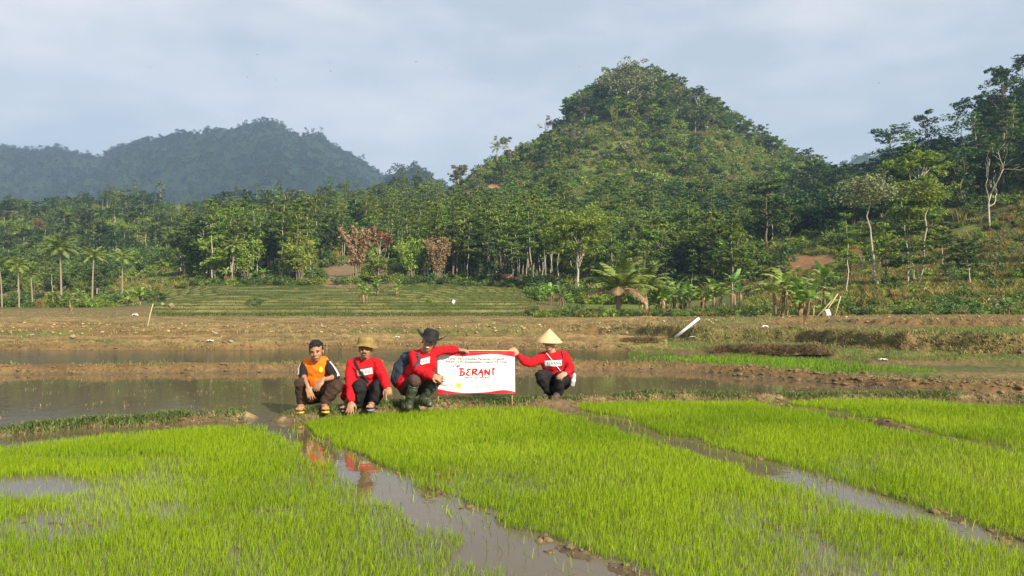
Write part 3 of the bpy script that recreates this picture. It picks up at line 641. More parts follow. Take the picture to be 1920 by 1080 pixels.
for (rg, k, pi), ids in grp.items():
    ids.sort(key=lambda i: pts[i][8]); lk = 'feathery bamboo clump' if (k == 'yel' and pi == 1) else LOOK[k]
    for n, i in enumerate(ids):
        q = pts[i]; pr = PR[k][q[1]]; loc = (q[2], q[3], q[4])
        if (k, q[1]) in used: o = copy_tree(pr, loc, q[6], q[5])
        else: o = pr; o.location = loc; o.rotation_euler = (0, 0, q[6]); o.scale = (q[5],) * 3; used.add((k, q[1]))
        lab = f'{lk} {REG[rg]}, ' + ('the only one' if len(ids) == 1 else f'{ordinal(n + 1)} from the left' if n < (len(ids) + 1) // 2 else f'{ordinal(len(ids) - n)} from the right')
        tag(o, lab, 'bamboo' if 'bamboo' in lk else 'tree', 'trees ' + REG[rg].replace('the tall palms', 'palms'))
for k, v in PR.items():
    for j, p in enumerate(v):
        if (k, j) not in used:      # stands somewhere in the wood as well
            q = next(q for q in pts if q[0] == k); p.location = (q[2] + 2, q[3] + 2, q[4]); tag(p, f'{"feathery bamboo clump" if k == "yel" and j else LOOK[k]} {REG[q[7]]}, ' + ('a little apart', 'half hidden', 'hemmed in by others')[j], 'tree', 'trees in the wood')
rest = [q for i, q in enumerate(pts) if i not in single]

def instancer(name, sources, data, kind='stuff'):
    """ONE object: points with kind, scale, rotation; geometry nodes stand a tree mesh on each"""
    me = bpy.data.meshes.new(name); n = len(data); me.vertices.add(n); me.vertices.foreach_set('co', np.array([d[1:4] for d in data], np.float32).ravel())
    for nm, vals, ty in (('pk', [d[0] for d in data], 'INT'), ('ps', [d[4] for d in data], 'FLOAT'), ('pr', [d[5] for d in data], 'FLOAT')):
        a = me.attributes.new(nm, ty, 'POINT'); a.data.foreach_set('value', np.array(vals, np.int32 if ty == 'INT' else np.float32))
    o = link(name, me); ng = bpy.data.node_groups.new(name, 'GeometryNodeTree'); ng.interface.new_socket('Geometry', in_out='INPUT', socket_type='NodeSocketGeometry'); ng.interface.new_socket('Geometry', in_out='OUTPUT', socket_type='NodeSocketGeometry')
    N = ng.nodes.new; Lk = ng.links.new; gi = N('NodeGroupInput'); go_ = N('NodeGroupOutput'); jn = N('GeometryNodeJoinGeometry')
    def attr(nm, ty):
        a = N('GeometryNodeInputNamedAttribute'); a.data_type = ty; a.inputs[0].default_value = nm; return a.outputs[0]
    pk, ps, pr_ = attr('pk', 'INT'), attr('ps', 'FLOAT'), attr('pr', 'FLOAT'); cx = N('ShaderNodeCombineXYZ'); Lk(pr_, cx.inputs[2])
    for k, src in enumerate(sources):
        cmp_ = N('FunctionNodeCompare'); cmp_.data_type = 'INT'; cmp_.operation = 'EQUAL'; Lk(pk, cmp_.inputs[2]); cmp_.inputs[3].default_value = k
        for ob in src:
            oi = N('GeometryNodeObjectInfo'); oi.transform_space = 'ORIGINAL'; oi.inputs[0].default_value = ob; oi.inputs['As Instance'].default_value = True
            ip = N('GeometryNodeInstanceOnPoints'); Lk(gi.outputs[0], ip.inputs['Points']); Lk(cmp_.outputs[0], ip.inputs['Selection']); Lk(oi.outputs['Geometry'], ip.inputs['Instance']); Lk(cx.outputs[0], ip.inputs['Rotation']); Lk(ps, ip.inputs['Scale']); Lk(ip.outputs[0], jn.inputs[0])
    Lk(jn.outputs[0], go_.inputs[0]); md = o.modifiers.new('scatter', 'NODES'); md.node_group = ng; return tag(o, kind=kind)
flat = [(k, j) for k, v in PR.items() for j in range(len(v))]
instancer('forest', [list(PR[k][j].children) for k, j in flat], [[flat.index((q[0], q[1])), q[2], q[3], q[4], q[5], q[6]] for q in rest])
# trees on the far mountains, standing on their faces
def mpoints(ob, n, s0, s1, seed):
    r = np.random.default_rng(seed); me = ob.data; co = np.empty(len(me.vertices) * 3, np.float32); me.vertices.foreach_get('co', co); co = co.reshape(-1, 3)
    px = 960 + F * co[:, 0] / co[:, 1]; ok = np.where((px > -80) & (px < 2000) & (co[:, 2] > 20))[0]; idx = r.choice(ok, n); out_ = []
    for i in idx: out_.append([int(r.integers(5)), co[i, 0] + r.uniform(-4, 4), co[i, 1] + r.uniform(-6, 3), co[i, 2] - 2.5, r.uniform(s0, s1), r.uniform(0, 6.28)])
    return out_
mdata = []
for ob, n in ((bpy.data.objects['mountain'], 15000), (bpy.data.objects['hill'], 2000), (bpy.data.objects['hill.001'], 2500)): mdata += mpoints(ob, n, .45, 1.05, 5)
MTR = [t_round(81 + i, 8 + i, 3.2, .2, 9, 4, 26, .42, BARK_D, LEAF_M) for i in range(3)]
for q in mdata: q[0] %= 3
instancer('mountain_forest', [list(p.children) for p in MTR], mdata)
for p_, px_, row_, lab_ in zip(MTR, (587, 603, 574), (248, 247, 250), ('largest round tree on the far mountain crest, right of its summit', 'tree standing up from the crest just right of the largest crest tree', 'small tree on the far mountain crest left of the crest trees')):
    p_.location = at_d(px_, row_, 1235); p_.scale = (.85,) * 3; tag(p_, lab_, 'tree')

# ---------------------------------------------------------------- undergrowth on the hills
BUSH = [t_bush(71, 1.0), t_bush(72, 1.2, LEAF_D), t_bush(73, .9, LEAF_Y), t_bush(74, 1.0, LEAF, up=1.2), t_bush(75, .9, LEAF_G)]
def t_grasstuft(seed, n=90, h=1.1, mat=None):
    r = np.random.default_rng(seed); m = MB(); b = r.normal(0, .28, (n, 2)); d = r.normal(0, .35, (n, 2)); hh = h * r.uniform(.5, 1.1, n); a = r.uniform(0, 6.28, n); w = .035
    base = np.stack([b[:, 0], b[:, 1], np.zeros(n)], 1); sd = np.stack([np.cos(a), np.sin(a), np.zeros(n)], 1) * w; tip = base + np.stack([d[:, 0] * hh, d[:, 1] * hh, hh], 1); mid = base + np.stack([d[:, 0] * hh * .3, d[:, 1] * hh * .3, hh * .6], 1)
    v = np.stack([base - sd, base + sd, mid + sd, mid - sd, tip], 1).reshape(-1, 3); i = np.arange(n)[:, None] * 5; m.add(v, i + np.array([[0, 1, 2, 3]]), i + np.array([[3, 2, 4]]), np.repeat(r.uniform(0, 1, n), 5)); return m
GR = leafmat('tall_grass', (.06, .065, .015), (.11, .10, .026), (.20, .15, .05), .3, .25)
tuft = empty('grass_tuft'); t_grasstuft(5).build('blades', GR, tuft)
und = []
def scat_u(n, p0, p1, d0, d1, w, s0, s1, keep=None):
    d = rng.uniform(d0, d1, n); px = rng.uniform(p0, p1, n); x = (px - 960) / F * d; z = terrain(x, d)[0]; row = YH - (z - CAMH) * F / d; w = np.array(w, float); w /= w.sum()
    kk = rng.choice(6, n, p=w); ok = np.ones(n, bool)
    if keep is not None: ok = keep(px, row, d, x)
    for i in np.where(ok)[0]: und.append([int(kk[i]), x[i], d[i], z[i] - .1, rng.uniform(s0, s1), rng.uniform(0, 6.28)])
NB = lambda p, r, d, x: ~((((p - 640) / 36) ** 2 + ((r - 514) / 18) ** 2 < 1) | (((p - 715) / 26) ** 2 + ((r - 520) / 9) ** 2 < 1) | (((p - 862) / 46) ** 2 + ((r - 368) / 12) ** 2 < 1) | (((p - 1135) / 13) ** 2 + ((r - 370) / 17) ** 2 < 1) | (((p - 45) / 38) ** 2 + ((r - 437) / 7) ** 2 < 1) | (((p - 915) / 26) ** 2 + ((r - 350) / 7) ** 2 < 1))
scat_u(6500, 840, 1640, 185, 305, [2.5, .6, 4, 2.5, .5, 9], .5, 1.5, NB)
scat_u(5500, 860, 1600, 195, 290, [4, .8, 5, 3, .6, 0], .45, .95, NB)
scat_u(420, 840, 1640, 185, 305, [4, 1.0, 4, 3, .6, 0], 1.8, 3.0, NB)
scat_u(1700, 990, 1480, 90, 190, [4, 3, 2, 3, 1, 1], .6, 1.5, NB)
scat_u(900, 340, 990, 104, 135, [4, 4, 1, 3, .5, 1], .4, 1.0, NB)
scat_u(3600, -200, 860, 135, 300, [4, 4, 1, 3, .5, .3], .9, 1.9, NB)
scat_u(500, -200, 300, 76, 130, [4, 3, 1, 3, .5, 2], .4, 1.0, lambda p, r, d, x: vn(x * .15, d * .15, 5) > .5)
scat_u(450, 200, 345, 100, 150, [1, .3, 3, 1, .3, 6], .5, 1.1)
scat_u(7500, 1400, 2400, 46, 115, [1.6, 1.2, 1.2, 2, .8, 11], .35, .8, lambda p, r, d, x: (vn(x * .25, d * .25, 9) > .32) & ~((((p - 1600) / 24) ** 2 + ((r - 462) / 20) ** 2 < 1) | (((p - 1500) / 60) ** 2 + ((r - 495) / 18) ** 2 < 1)))
scat_u(2200, 1380, 2600, 100, 200, [4, 5, 1, 3, .5, 1], .8, 1.8)
scat_u(1500, 1000, 2300, 40.5, 50, [4, 3, 1.5, 4, .3, 4], .22, .5, lambda p, r, d, x: (p > 1400) | (d > 44))
instancer('undergrowth', [list(b.children) for b in BUSH] + [list(tuft.children)], und)
for i, (b, px, py, s) in enumerate(zip(BUSH, [905, 480, 805, 1700, 1880], [521, 574, 568, 585, 588], [.9, .6, .5, .5, .8])):
    p = on_ground(px, py, 44); b.location = p; b.scale = (s,) * 3
for b, lab in zip(BUSH, ['round green shrub at the wood edge left of the tiny hut', 'dark green shrub alone on the middle of the green terraces', 'small yellow-green shrub beside the white marker on the terraces', 'leafy green shrub low on the bank below the two pale trunks', 'greyish-green shrub low on the bank near the right edge']): tag(b, lab, 'shrub')
tuft.location = on_ground(1430, 450, 60); tag(tuft, 'tuft of tall dry grass on the brown shoulder left of right slope', 'grass tuft')
# ---------------------------------------------------------------- trees that stand out, one by one
def stand(o, px, py, top=None, H=None, lab='', cat='tree', group=None, dmin=40, dmax=330, rz=0.0, dep=None):
    p = on_ground(px, py, dmin, dmax) if dep is None else Vector(((px - 960) / F * dep, dep, float(terrain(np.array([(px - 960) / F * dep]), np.array([dep]))[0][0])))
    s = 1.0
    if top is not None: s = (py - top) / F * p.y / H
    o.location = p; o.scale = (s,) * 3; o.rotation_euler = (0, 0, rz); tag(o, lab, cat, group); return o
stand(t_round(101, 14, 5.2, .52, 30, 7, 56, .24, BARK, LEAF_Y, 'broadleaf_tree', .17), 1083, 549, 400, 14, 'tall tree with yellow-green crown on one pale straight trunk', dmin=60)
stand(t_slender(102, 10, 2.4, nl=70, ls=.13, cm=LEAF_G, base=.80, ncl=20, lean=.1, tr=.13), 1641, 546, 335, 10, 'leaning white-trunked tree, left of the two on grassy bank', rz=1.0, dmin=44).rotation_euler = (0, R(-11), 1.0)
stand(t_slender(103, 10, 2.2, nl=70, ls=.13, cm=LEAF, base=.80, ncl=18, lean=.2, tr=.12), 1718, 541, 345, 10, 'straight white-trunked tree, right of the two on grassy bank', rz=2.0, dmin=44).rotation_euler = (0, R(-6), 2.0)
stand(t_round(104, 7, 2.1, .12, 26, 6, 60, .15, BARK, LEAF_Y, 'broadleaf_tree', .08), 1722, 440, 285, 7, 'dense bright yellow-green tree above the straight white trunk', dmin=44)
stand(t_bare(105, 9, tr=.08, leaf=None), 1858, 430, 235, 8, 'bare pale-limbed tree on the right slope', dmin=50)
stand(t_umbrella(106, 8, 3.0, 3, 80, .17, BARK_D), 1440, 476, 338, 8.0, 'dark flat-topped tree standing alone left of right slope', dmin=60)
stand(t_umbrella(107, 10, 3.0, 4, 46, .2, BARK), 1665, 350, 215, 10.2, 'open umbrella tree topping out against the sky', dmin=100)
stand(t_slender(108, 10, 2.2, nl=50, ls=.2, cm=LEAF_D, base=.3), 1722, 345, 206, 10.4, 'upright feathery tree against the sky right of the umbrella tree', dmin=100)
stand(t_slender(109, 10, 2.4, nl=60, ls=.2, cm=LEAF_D, base=.3), 1808, 315, 178, 10.4, 'pointed dark tree on the right skyline', dmin=100)
stand(t_round(110, 12, 3.6, .2, 18, 6, 50, .22, BARK_D, LEAF_D, 'broadleaf_tree'), 1885, 268, 128, 12, 'dense dark tree high on the right skyline', dmin=100)
stand(t_round(111, 12, 3.8, .2, 18, 6, 50, .22, BARK_D, LEAF_D, 'broadleaf_tree'), 1925, 238, 98, 12, 'tallest dark tree at the right edge of the skyline', dmin=100)
# trees of the cone hill
kap = t_round(120, 12, 7.2, .30, 26, 6, 40, .32, BARK, LEAF_G, 'broadleaf_tree', .28); stand(kap, 1180, 208, 126, 12.2, 'huge spreading tree with pale forking limbs on the hilltop', dmin=215)
b1_ = t_bare(121, 9, tr=.22); stand(b1_, 1179, 205, 135, 8.5, 'pale forked trunk in front of the hilltop tree', dmin=215)
stand(t_bare(122, 9, tr=.13), 1310, 222, 155, 8.5, 'tall bleached dead tree on the right shoulder of the cone hill', dmin=215)
stand(t_bare(123, 6, fine=1, tr=.12, leaf=LEAF_G), 952, 282, 236, 5.6, 'round grey leafless tree on the left skyline of the cone hill', dmin=215)
stand(t_bare(124, 6, fine=0, tr=.12, leaf=LEAF_DRY), 1022, 246, 198, 5.6, 'brownish thin-crowned tree on the left skyline of the cone hill', dmin=215)
stand(t_bare(125, 6, fine=0, tr=.12, leaf=LEAF_G), 1074, 190, 150, 5.6, 'thin grey-crowned tree just left of the hilltop', dmin=215)
stand(t_bare(126, 9, tr=.09), 1579, 370, 266, 8.5, 'thin dead tree against the far hill at the dip', dep=120)
stand(t_bare(127, 7, tr=.3), 1233, 152, 126, 6.4, 'broken dead stump on the hilltop skyline', dmin=215)
stand(t_palm(128, 3.4, 16, 2.0, .1, dead=0, nleaf=18), 932, 305, 268, 4.6, 'small dark palm on the left skyline of the cone hill', 'palm', dmin=215)
# bamboo and odd-coloured crowns over the terraces
stand(t_bamboo(130, 9, 18, LEAF_DRY, spread=2.0, dryc=True), 668, 515, 402, 8.0, 'dead brown bamboo clump above the bare earth patch', 'bamboo', dmin=95, dep=112)
stand(t_bamboo(131, 9, 18, LEAF_DRY, spread=1.6, dryc=True, nl=34), 822, 500, 405, 8.0, 'dry tan bamboo clump hanging over the slender trees', 'bamboo', dmin=95, dep=110)
stand(t_round(132, 9, 1.8, .55, 9, 5, 44, .2, BARK, LEAF_RED, 'broadleaf_tree', .1), 713, 505, 405, 9, 'slender tree with rust-red crown above the bare earth', dep=114)
stand(t_round(133, 6, 2.8, .15, 14, 5, 50, .2, BARK_D, LEAF_Y, 'broadleaf_tree'), 705, 510, 455, 6, 'low round yellow-green tree at the top of the bare earth', dep=106)
stand(t_round(134, 10, 2.5, .55, 9, 5, 44, .25, BARK, LEAF_RED, 'broadleaf_tree', .1), 73, 420, 383, 10, 'small rust-red tree on the far left ridge', dep=215)
# palms
PALM = [t_palm(141), t_palm(142, 8.5, 20, 2.5, .3), t_palm(143, 8.0, 18, 2.3, .7)]
spots = [(115, 566, 452, 0, 'tall coconut palm, biggest of the row at left, swollen full crown'), (173, 571, 468, 1, 'coconut palm just right of the biggest palm at left'), (229, 561, 470, 2, 'slim coconut palm farthest right of the row at left'),
 (36, 577, 488, 1, 'coconut palm second from the left edge'), (4, 579, 490, 0, 'coconut palm cut by the left edge'), (61, 576, 502, 2, 'shortest coconut palm of the row at left, yellowish crown'), (435, 530, 452, 0, 'leaning coconut palm in front of the middle wood'), (300, 470, 430, 1, 'tiny coconut palm on the valley side far left of the middle wood')]
for i, (px, py, tp, k, lab) in enumerate(spots):
    o = PALM[k] if i < 3 and k == i else copy_tree(PALM[k], (0, 0, 0))
    stand(o, px, py, tp, [8.9, 8.9, 8.4][k] + 1.0, lab, 'palm', 'coconut palms in the left valley', rz=i * 1.3, dmin=80 if i < 6 else 100, dmax=200)
stand(t_palm(150, 2.3, 20, 3.3, .2, dead=5, upb=10, nleaf=40, tr=.2), 1158, 588, 482, 5.2, 'big short coconut palm with long fronds left of the bananas', 'palm', dmin=38, dep=47)
stand(t_palm(151, 2.6, 18, 3.0, .2, dead=2, upb=10, nleaf=36, tr=.2), 1212, 580, 485, 5.2, 'short coconut palm behind the banana clump', 'palm', dep=54)
# bananas
BAN = [t_banana(161), t_banana(162, 1.8, 9, 1.8, 3), t_banana(163, 2.2, 7, 1.6, 2), t_banana(164, 1.3, 7, 1.5, 2)]
BH = 3.3
sp = [(1466, 598, 498, 0, 'large banana plant with drooping green leaves left of the tied poles'), (1500, 596, 515, 1, 'banana plant close behind the largest one'), (1545, 585, 490, 2, 'banana plant with a tall dry stem right of the largest one'), (1552, 596, 545, 3, 'small banana plant beside the tied poles'),
 (1378, 580, 505, 2, 'slim banana plant with dry brown stem in the middle of the bank'), (1345, 583, 520, 0, 'banana plant with brown skirt of dead leaves'), (1318, 585, 530, 1, 'banana plant with several dry stems'), (1262, 586, 522, 3, 'bushy banana plant right of the short coconut palm'),
 (1236, 588, 520, 1, 'broad-leaved banana plant right of the short coconut palm'), (1208, 588, 535, 3, 'low banana plant nearest to the short coconut palm'), (1285, 585, 530, 3, 'young banana plant between the broad-leaved ones'), (1050, 574, 532, 2, 'dried-out banana plant at the foot of the tall pale trunk'), (1033, 572, 528, 0, 'banana plant left of the tall pale trunk'),
 (683, 569, 530, 0, 'banana plant standing on the middle terrace'), (708, 553, 522, 1, 'banana plant on the terrace edge under the bare earth'), (745, 553, 528, 3, 'small leaning banana plant on the upper terrace'), (917, 531, 510, 3, 'banana plant beside the tiny hut'), (585, 526, 495, 2, 'banana plant at the left end of the bare earth'),
 (262, 573, 535, 1, 'banana plant right of the palm row in the left valley'), (240, 574, 540, 3, 'small banana plant under the slim palm'), (150, 574, 540, 0, 'banana plant between the two tallest palms'), (132, 583, 550, 3, 'young banana plant in front of the palm row'), (100, 573, 543, 1, 'banana plant under the biggest palm'), (425, 529, 500, 0, 'banana plant at the foot of the leaning palm'), (495, 528, 500, 3, 'banana plant at the wood edge right of the leaning palm'), (1890, 590, 555, 3, 'young banana plant low on the bank at right')]
for i, (px, py, tp, k, lab) in enumerate(sp):
    first = k not in [s[3] for s in sp[:i]]; o = BAN[k] if first else copy_tree(BAN[k], (0, 0, 0))
    bh = [3.3, 3.1, 3.5, 2.4][k]
    stand(o, px, py, tp, bh, lab, 'banana plant', 'banana plants', rz=i * 1.7, dmin=36.5 if py > 580 else 58 if px < 1000 else 42)

# ---------------------------------------------------------------- rice seedlings
SEED = leafmat('seedling_leaves', (.17, .28, .008), (.28, .42, .012), (.40, .53, .022), .45, 0, .5, 0)
SEED2 = leafmat('seedling_leaves_far', (.10, .22, .012), (.16, .31, .018), (.25, .38, .03), .45, 0, .5, 0)
def seedlings(name, poly, n_m2, h, w, mat, z0=0.0, seed=1, sparse=None):
    r = np.random.default_rng(seed); P = np.array(poly); lo_, hi_ = P.min(0), P.max(0); hi_[1] = min(hi_[1], 40); lo_ = np.maximum(lo_, [-9, 2.6]); hi_ = np.minimum(hi_, [14, 40])
    N = int((hi_[0] - lo_[0]) * (hi_[1] - lo_[1]) * n_m2); x = r.uniform(lo_[0], hi_[0], N); y = r.uniform(lo_[1], hi_[1], N); ok = inside(x + (vn(x * 3, y * 3, 2) - .5) * .25, y + (vn(x * 3, y * 3, 4) - .5) * .2, poly)
    px = 960 + F * x / y; ok &= (px > -420) & (px < 2350); x, y, px = x[ok], y[ok], px[ok]
    f = fbm(x * 1.3, y * 1.3, 4, 15); dens = .62 + .7 * ss(.3, .55, f)
    if sparse is not None: dens = dens * sparse(x, y, px)
    ok = r.uniform(0, 1.25, len(x)) < dens; x, y, px, f = x[ok], y[ok], px[ok], f[ok]; n = len(x)
    hh = h * r.uniform(.6, 1.1, n) * (.9 + .22 * vn(x * .7, y * .7, 21)); a = r.uniform(0, 6.28, n); ww = (w * (.6 + y / 9.0)) * r.uniform(.7, 1.2, n)
    lean = r.normal(0, .15, (n, 2)) + np.array([.06, 0]); b = np.stack([x, y, np.full(n, z0 - .01)], 1); sd = np.stack([np.cos(a), np.sin(a), np.zeros(n)], 1) * ww[:, None]
    mid = b + np.stack([lean[:, 0] * hh * .35, lean[:, 1] * hh * .35, hh * .55], 1); tip = b + np.stack([lean[:, 0] * hh * 1.3, lean[:, 1] * hh * 1.3, hh], 1)
    v = np.stack([b - sd * .5, b + sd * .5, mid + sd * .5, mid - sd * .5, tip], 1).reshape(-1, 3); i = np.arange(n)[:, None] * 5
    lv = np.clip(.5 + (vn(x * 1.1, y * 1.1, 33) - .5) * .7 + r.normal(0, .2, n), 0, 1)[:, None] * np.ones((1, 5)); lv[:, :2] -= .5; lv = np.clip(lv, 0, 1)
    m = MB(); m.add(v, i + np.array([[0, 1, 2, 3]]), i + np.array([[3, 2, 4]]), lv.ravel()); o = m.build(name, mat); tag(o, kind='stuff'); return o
def sparseA(x, y, px):
    row = YH + CAMH * F / y; q = np.ones(len(x))
    for (cx, cy_, rx, ry, k) in [(40, 912, 150, 24, .04), (110, 985, 130, 30, .30), (210, 860, 190, 8, .35), (330, 960, 60, 16, .5), (520, 960, 60, 10, .3), (270, 895, 130, 12, .45), (470, 1050, 60, 20, .6), (180, 935, 60, 30, .45), (330, 868, 100, 9, .5)]:
        e = ((px - cx) / rx) ** 2 + ((row - cy_) / ry) ** 2 + (fbm(x * 3, y * 3, 3, 8) - .5) * 1.6; q = np.minimum(q, k + (1 - k) * ss(.5, 1.4, e))
    q *= .45 + .55 * ss(0, .5, poly_dist(x, y, pl([(486, 808), (560, 855), (665, 930), (850, 1045), (935, 1108), (1150, 1290)]))); return q
def sparseB(x, y, px):
    q = np.ones(len(x)); row = YH + CAMH * F / y
    for (cx, cy_, rx, ry, k) in [(930, 800, 60, 6, .5), (1530, 1040, 50, 20, .5), (1600, 1075, 80, 14, .45), (1450, 1010, 40, 10, .6)]:
        e = ((px - cx) / rx) ** 2 + ((row - cy_) / ry) ** 2 + (fbm(x * 3, y * 3, 3, 8) - .5) * 1.6; q = np.minimum(q, k + (1 - k) * ss(.5, 1.4, e))
    return q
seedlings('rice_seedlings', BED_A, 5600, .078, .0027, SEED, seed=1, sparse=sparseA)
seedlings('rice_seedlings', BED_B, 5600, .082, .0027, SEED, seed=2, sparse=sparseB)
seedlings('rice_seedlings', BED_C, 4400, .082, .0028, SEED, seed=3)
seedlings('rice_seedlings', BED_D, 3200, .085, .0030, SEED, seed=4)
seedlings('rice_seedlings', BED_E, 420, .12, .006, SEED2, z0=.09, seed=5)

# ---------------------------------------------------------------- grass on the bunds, weeds, clods
GRASS = leafmat('bund_grass', (.08, .13, .035), (.15, .21, .06), (.30, .34, .12), .3, 0, .6, 0)
STRAW = leafmat('straw', (.22, .16, .07), (.33, .25, .12), (.45, .36, .18), .2, 0, .8, 0)
def blades(name, x, y, z, h, w, mat, seed, flat=.6, curl=.5):
    r = np.random.default_rng(seed); n = len(x); a = r.uniform(0, 6.28, n); hh = h * r.uniform(.4, 1.2, n); ln = r.normal(0, flat, (n, 2)); b = np.stack([x, y, z], 1); sd = np.stack([np.cos(a), np.sin(a), np.zeros(n)], 1) * w
    mid = b + np.stack([ln[:, 0] * hh * .5, ln[:, 1] * hh * .5, hh * .7], 1); tip = b + np.stack([ln[:, 0] * hh * 1.3, ln[:, 1] * hh * 1.3, hh * (1 - curl * np.minimum(np.hypot(ln[:, 0], ln[:, 1]), 1.2))], 1)
    v = np.stack([b - sd, b + sd, mid + sd * .8, mid - sd * .8, tip], 1).reshape(-1, 3); i = np.arange(n)[:, None] * 5; m = MB(); m.add(v, i + np.array([[0, 1, 2, 3]]), i + np.array([[3, 2, 4]]), np.repeat(np.clip(r.normal(.5, .25, n), 0, 1), 5)); return tag(m.build(name, mat), kind='stuff')
def along(poly, n, width, r, off=0.0):
    P = np.array(poly); seg = np.diff(P, axis=0); L_ = np.hypot(seg[:, 0], seg[:, 1]); k = r.choice(len(seg), n, p=L_ / L_.sum()); t = r.uniform(0, 1, n)[:, None]; q = P[k] + seg[k] * t
    nrm = np.stack([-seg[k][:, 1], seg[k][:, 0]], 1) / L_[k][:, None]; return q + nrm * (r.normal(0, width, n) + off)[:, None]
r_ = np.random.default_rng(77)
def bund_grass(poly, n, width, h, seed, off=.06, name='bund_grass', mat=GRASS, w=.005, flat=.6, thr=.38):
    r = np.random.default_rng(seed); q = along(poly, n, width, r, off); x, y = q[:, 0], q[:, 1]; k = (vn(x * 1.7, y * 1.7, seed) > thr + r.normal(0, .1, len(x))) & (960 + F * x / y > -450) & (960 + F * x / y < 2350); x, y = x[k], y[k]; z = terrain(x, y)[0] - .005
    return blades(name, x, y, z, h, w, mat, seed, flat)
bund_grass(BUND_L, 17000, .11, .085, 201, .04, thr=.33)
bund_grass(BUND_M, 30000, .13, .075, 202, .06)
bund_grass(BUND_L, 3500, .2, .05, 203, -.08, 'dry_grass', STRAW, .004, .9)
bund_grass(BUND_M, 9000, .2, .05, 204, -.10, 'dry_grass', STRAW, .004, .9)
def line_of(bk, p0, p1, off=.25, n=60): return [((p - 960) / F * (np.interp(p, BP, bk) + off), np.interp(p, BP, bk) + off) for p in np.linspace(p0, p1, n)]
bund_grass(line_of(B1, -200, 2200, .1), 4500, .3, .07, 205, 0, 'dry_grass', STRAW, .006, .9, .5)
bund_grass(line_of(B1, -200, 2200, .8), 3500, .3, .09, 206, 0, 'bund_grass', GRASS, .006, .8, .55)
bund_grass(line_of(B2, -200, 1200, .4), 5000, .35, .09, 207, 0, 'dry_grass', STRAW, .008, .9, .5)
bund_grass(line_of(B3, -200, 2300, .5), 6000, .4, .10, 208, 0, 'dry_grass', STRAW, .009, .9, .45)
bund_grass(line_of(B3, 1150, 2300, .6), 5000, .4, .12, 209, 0, 'bund_grass', GRASS, .009, .7, .45)
bund_grass(line_of(B4, -200, 2300, .4), 6000, .4, .12, 210, 0, 'dry_grass', STRAW, .011, .9, .45)
bund_grass(line_of(B3, 1150, 2300, .12), 7000, .16, .13, 211, 0, 'dry_grass', STRAW, .008, .7, .35)
bund_grass(line_of(B3, 1150, 2300, .12), 3500, .16, .12, 212, 0, 'bund_grass', GRASS, .008, .7, .5)
# short stubble and weeds over the resting fields
def field_stubble(n, p0, p1, d0, d1, h, w, mat, seed, thr, name, sx=.25, sy=1.1):
    r = np.random.default_rng(seed); d = np.sqrt(r.uniform(d0 * d0, d1 * d1, n)); px = r.uniform(p0, p1, n); x = (px - 960) / F * d; k = fbm(x * sx, d * sy, 4, 61) > thr + r.normal(0, .04, n); x, d = x[k], d[k]; blades(name, x, d, terrain(x, d)[0] - .01, h, w, mat, seed, .6)
field_stubble(38000, -200, 2200, 21.5, 58, .08, .010, GRASS, 301, .50, 'field_weeds')
field_stubble(44000, -200, 2200, 21.5, 60, .07, .010, STRAW, 302, .44, 'field_stubble', .5, 2.0)
field_stubble(14000, 1150, 2200, 16.5, 26, .09, .007, SEED2, 303, .44, 'field_weeds', .4, 1.3)
field_stubble(9000, 1150, 2200, 16.5, 26, .08, .007, GRASS, 304, .40, 'field_weeds', .5, 1.3)
r = np.random.default_rng(321); d = np.sqrt(r.uniform(47 ** 2, 106 ** 2, 42000)); px = r.uniform(285, 1010, 42000); x = (px - 960) / F * d; k = vn(x * .4, d * .4, 6) > .3; x, d = x[k], d[k]
blades('terrace_grass', x, d, terrain(x, d)[0] - .02, .17, .022, leafmat('terrace_leaves', (.05, .08, .012), (.085, .12, .02), (.20, .19, .06), .3, 0, .7, 0), 321, .6)
q = np.stack([(r.uniform(-200, 2200, 3200) - 960) / F, r.uniform(21, 47, 3200)], 1); q[:, 0] *= q[:, 1]; CL2 = q
# stray sprigs standing in the pond
r = np.random.default_rng(401); n = 520; px = r.uniform(-200, 1400, n); row = 700 + 85 * r.uniform(0, 1, n) ** 2.2; y = CAMH * F / (row - YH); x = (px - 960) / F * y; k = ~(poly_dist(x, y, BUND_L) < .3) & ~(poly_dist(x, y, BUND_M) < .5)
x, y = x[k], y[k]; X2 = np.repeat(x, 4) + r.normal(0, .03, len(x) * 4); Y2 = np.repeat(y, 4) + r.normal(0, .03, len(x) * 4); blades('pond_weeds', X2, Y2, np.full(len(X2), -.02), .062, .003, STRAW, 402, .6)
# stray seedlings in the channels
q = np.concatenate([along(MUD_AB, 700, .28, r, .0), along(MUD_BC, 900, .25, r, .0), along(RIDGE_C, 300, .1, r)]); k = q[:, 1] > 2.6; q = q[k]; blades('stray_seedlings', q[:, 0], q[:, 1], np.full(len(q), -.02), .10, .0028, SEED, 403, .3)
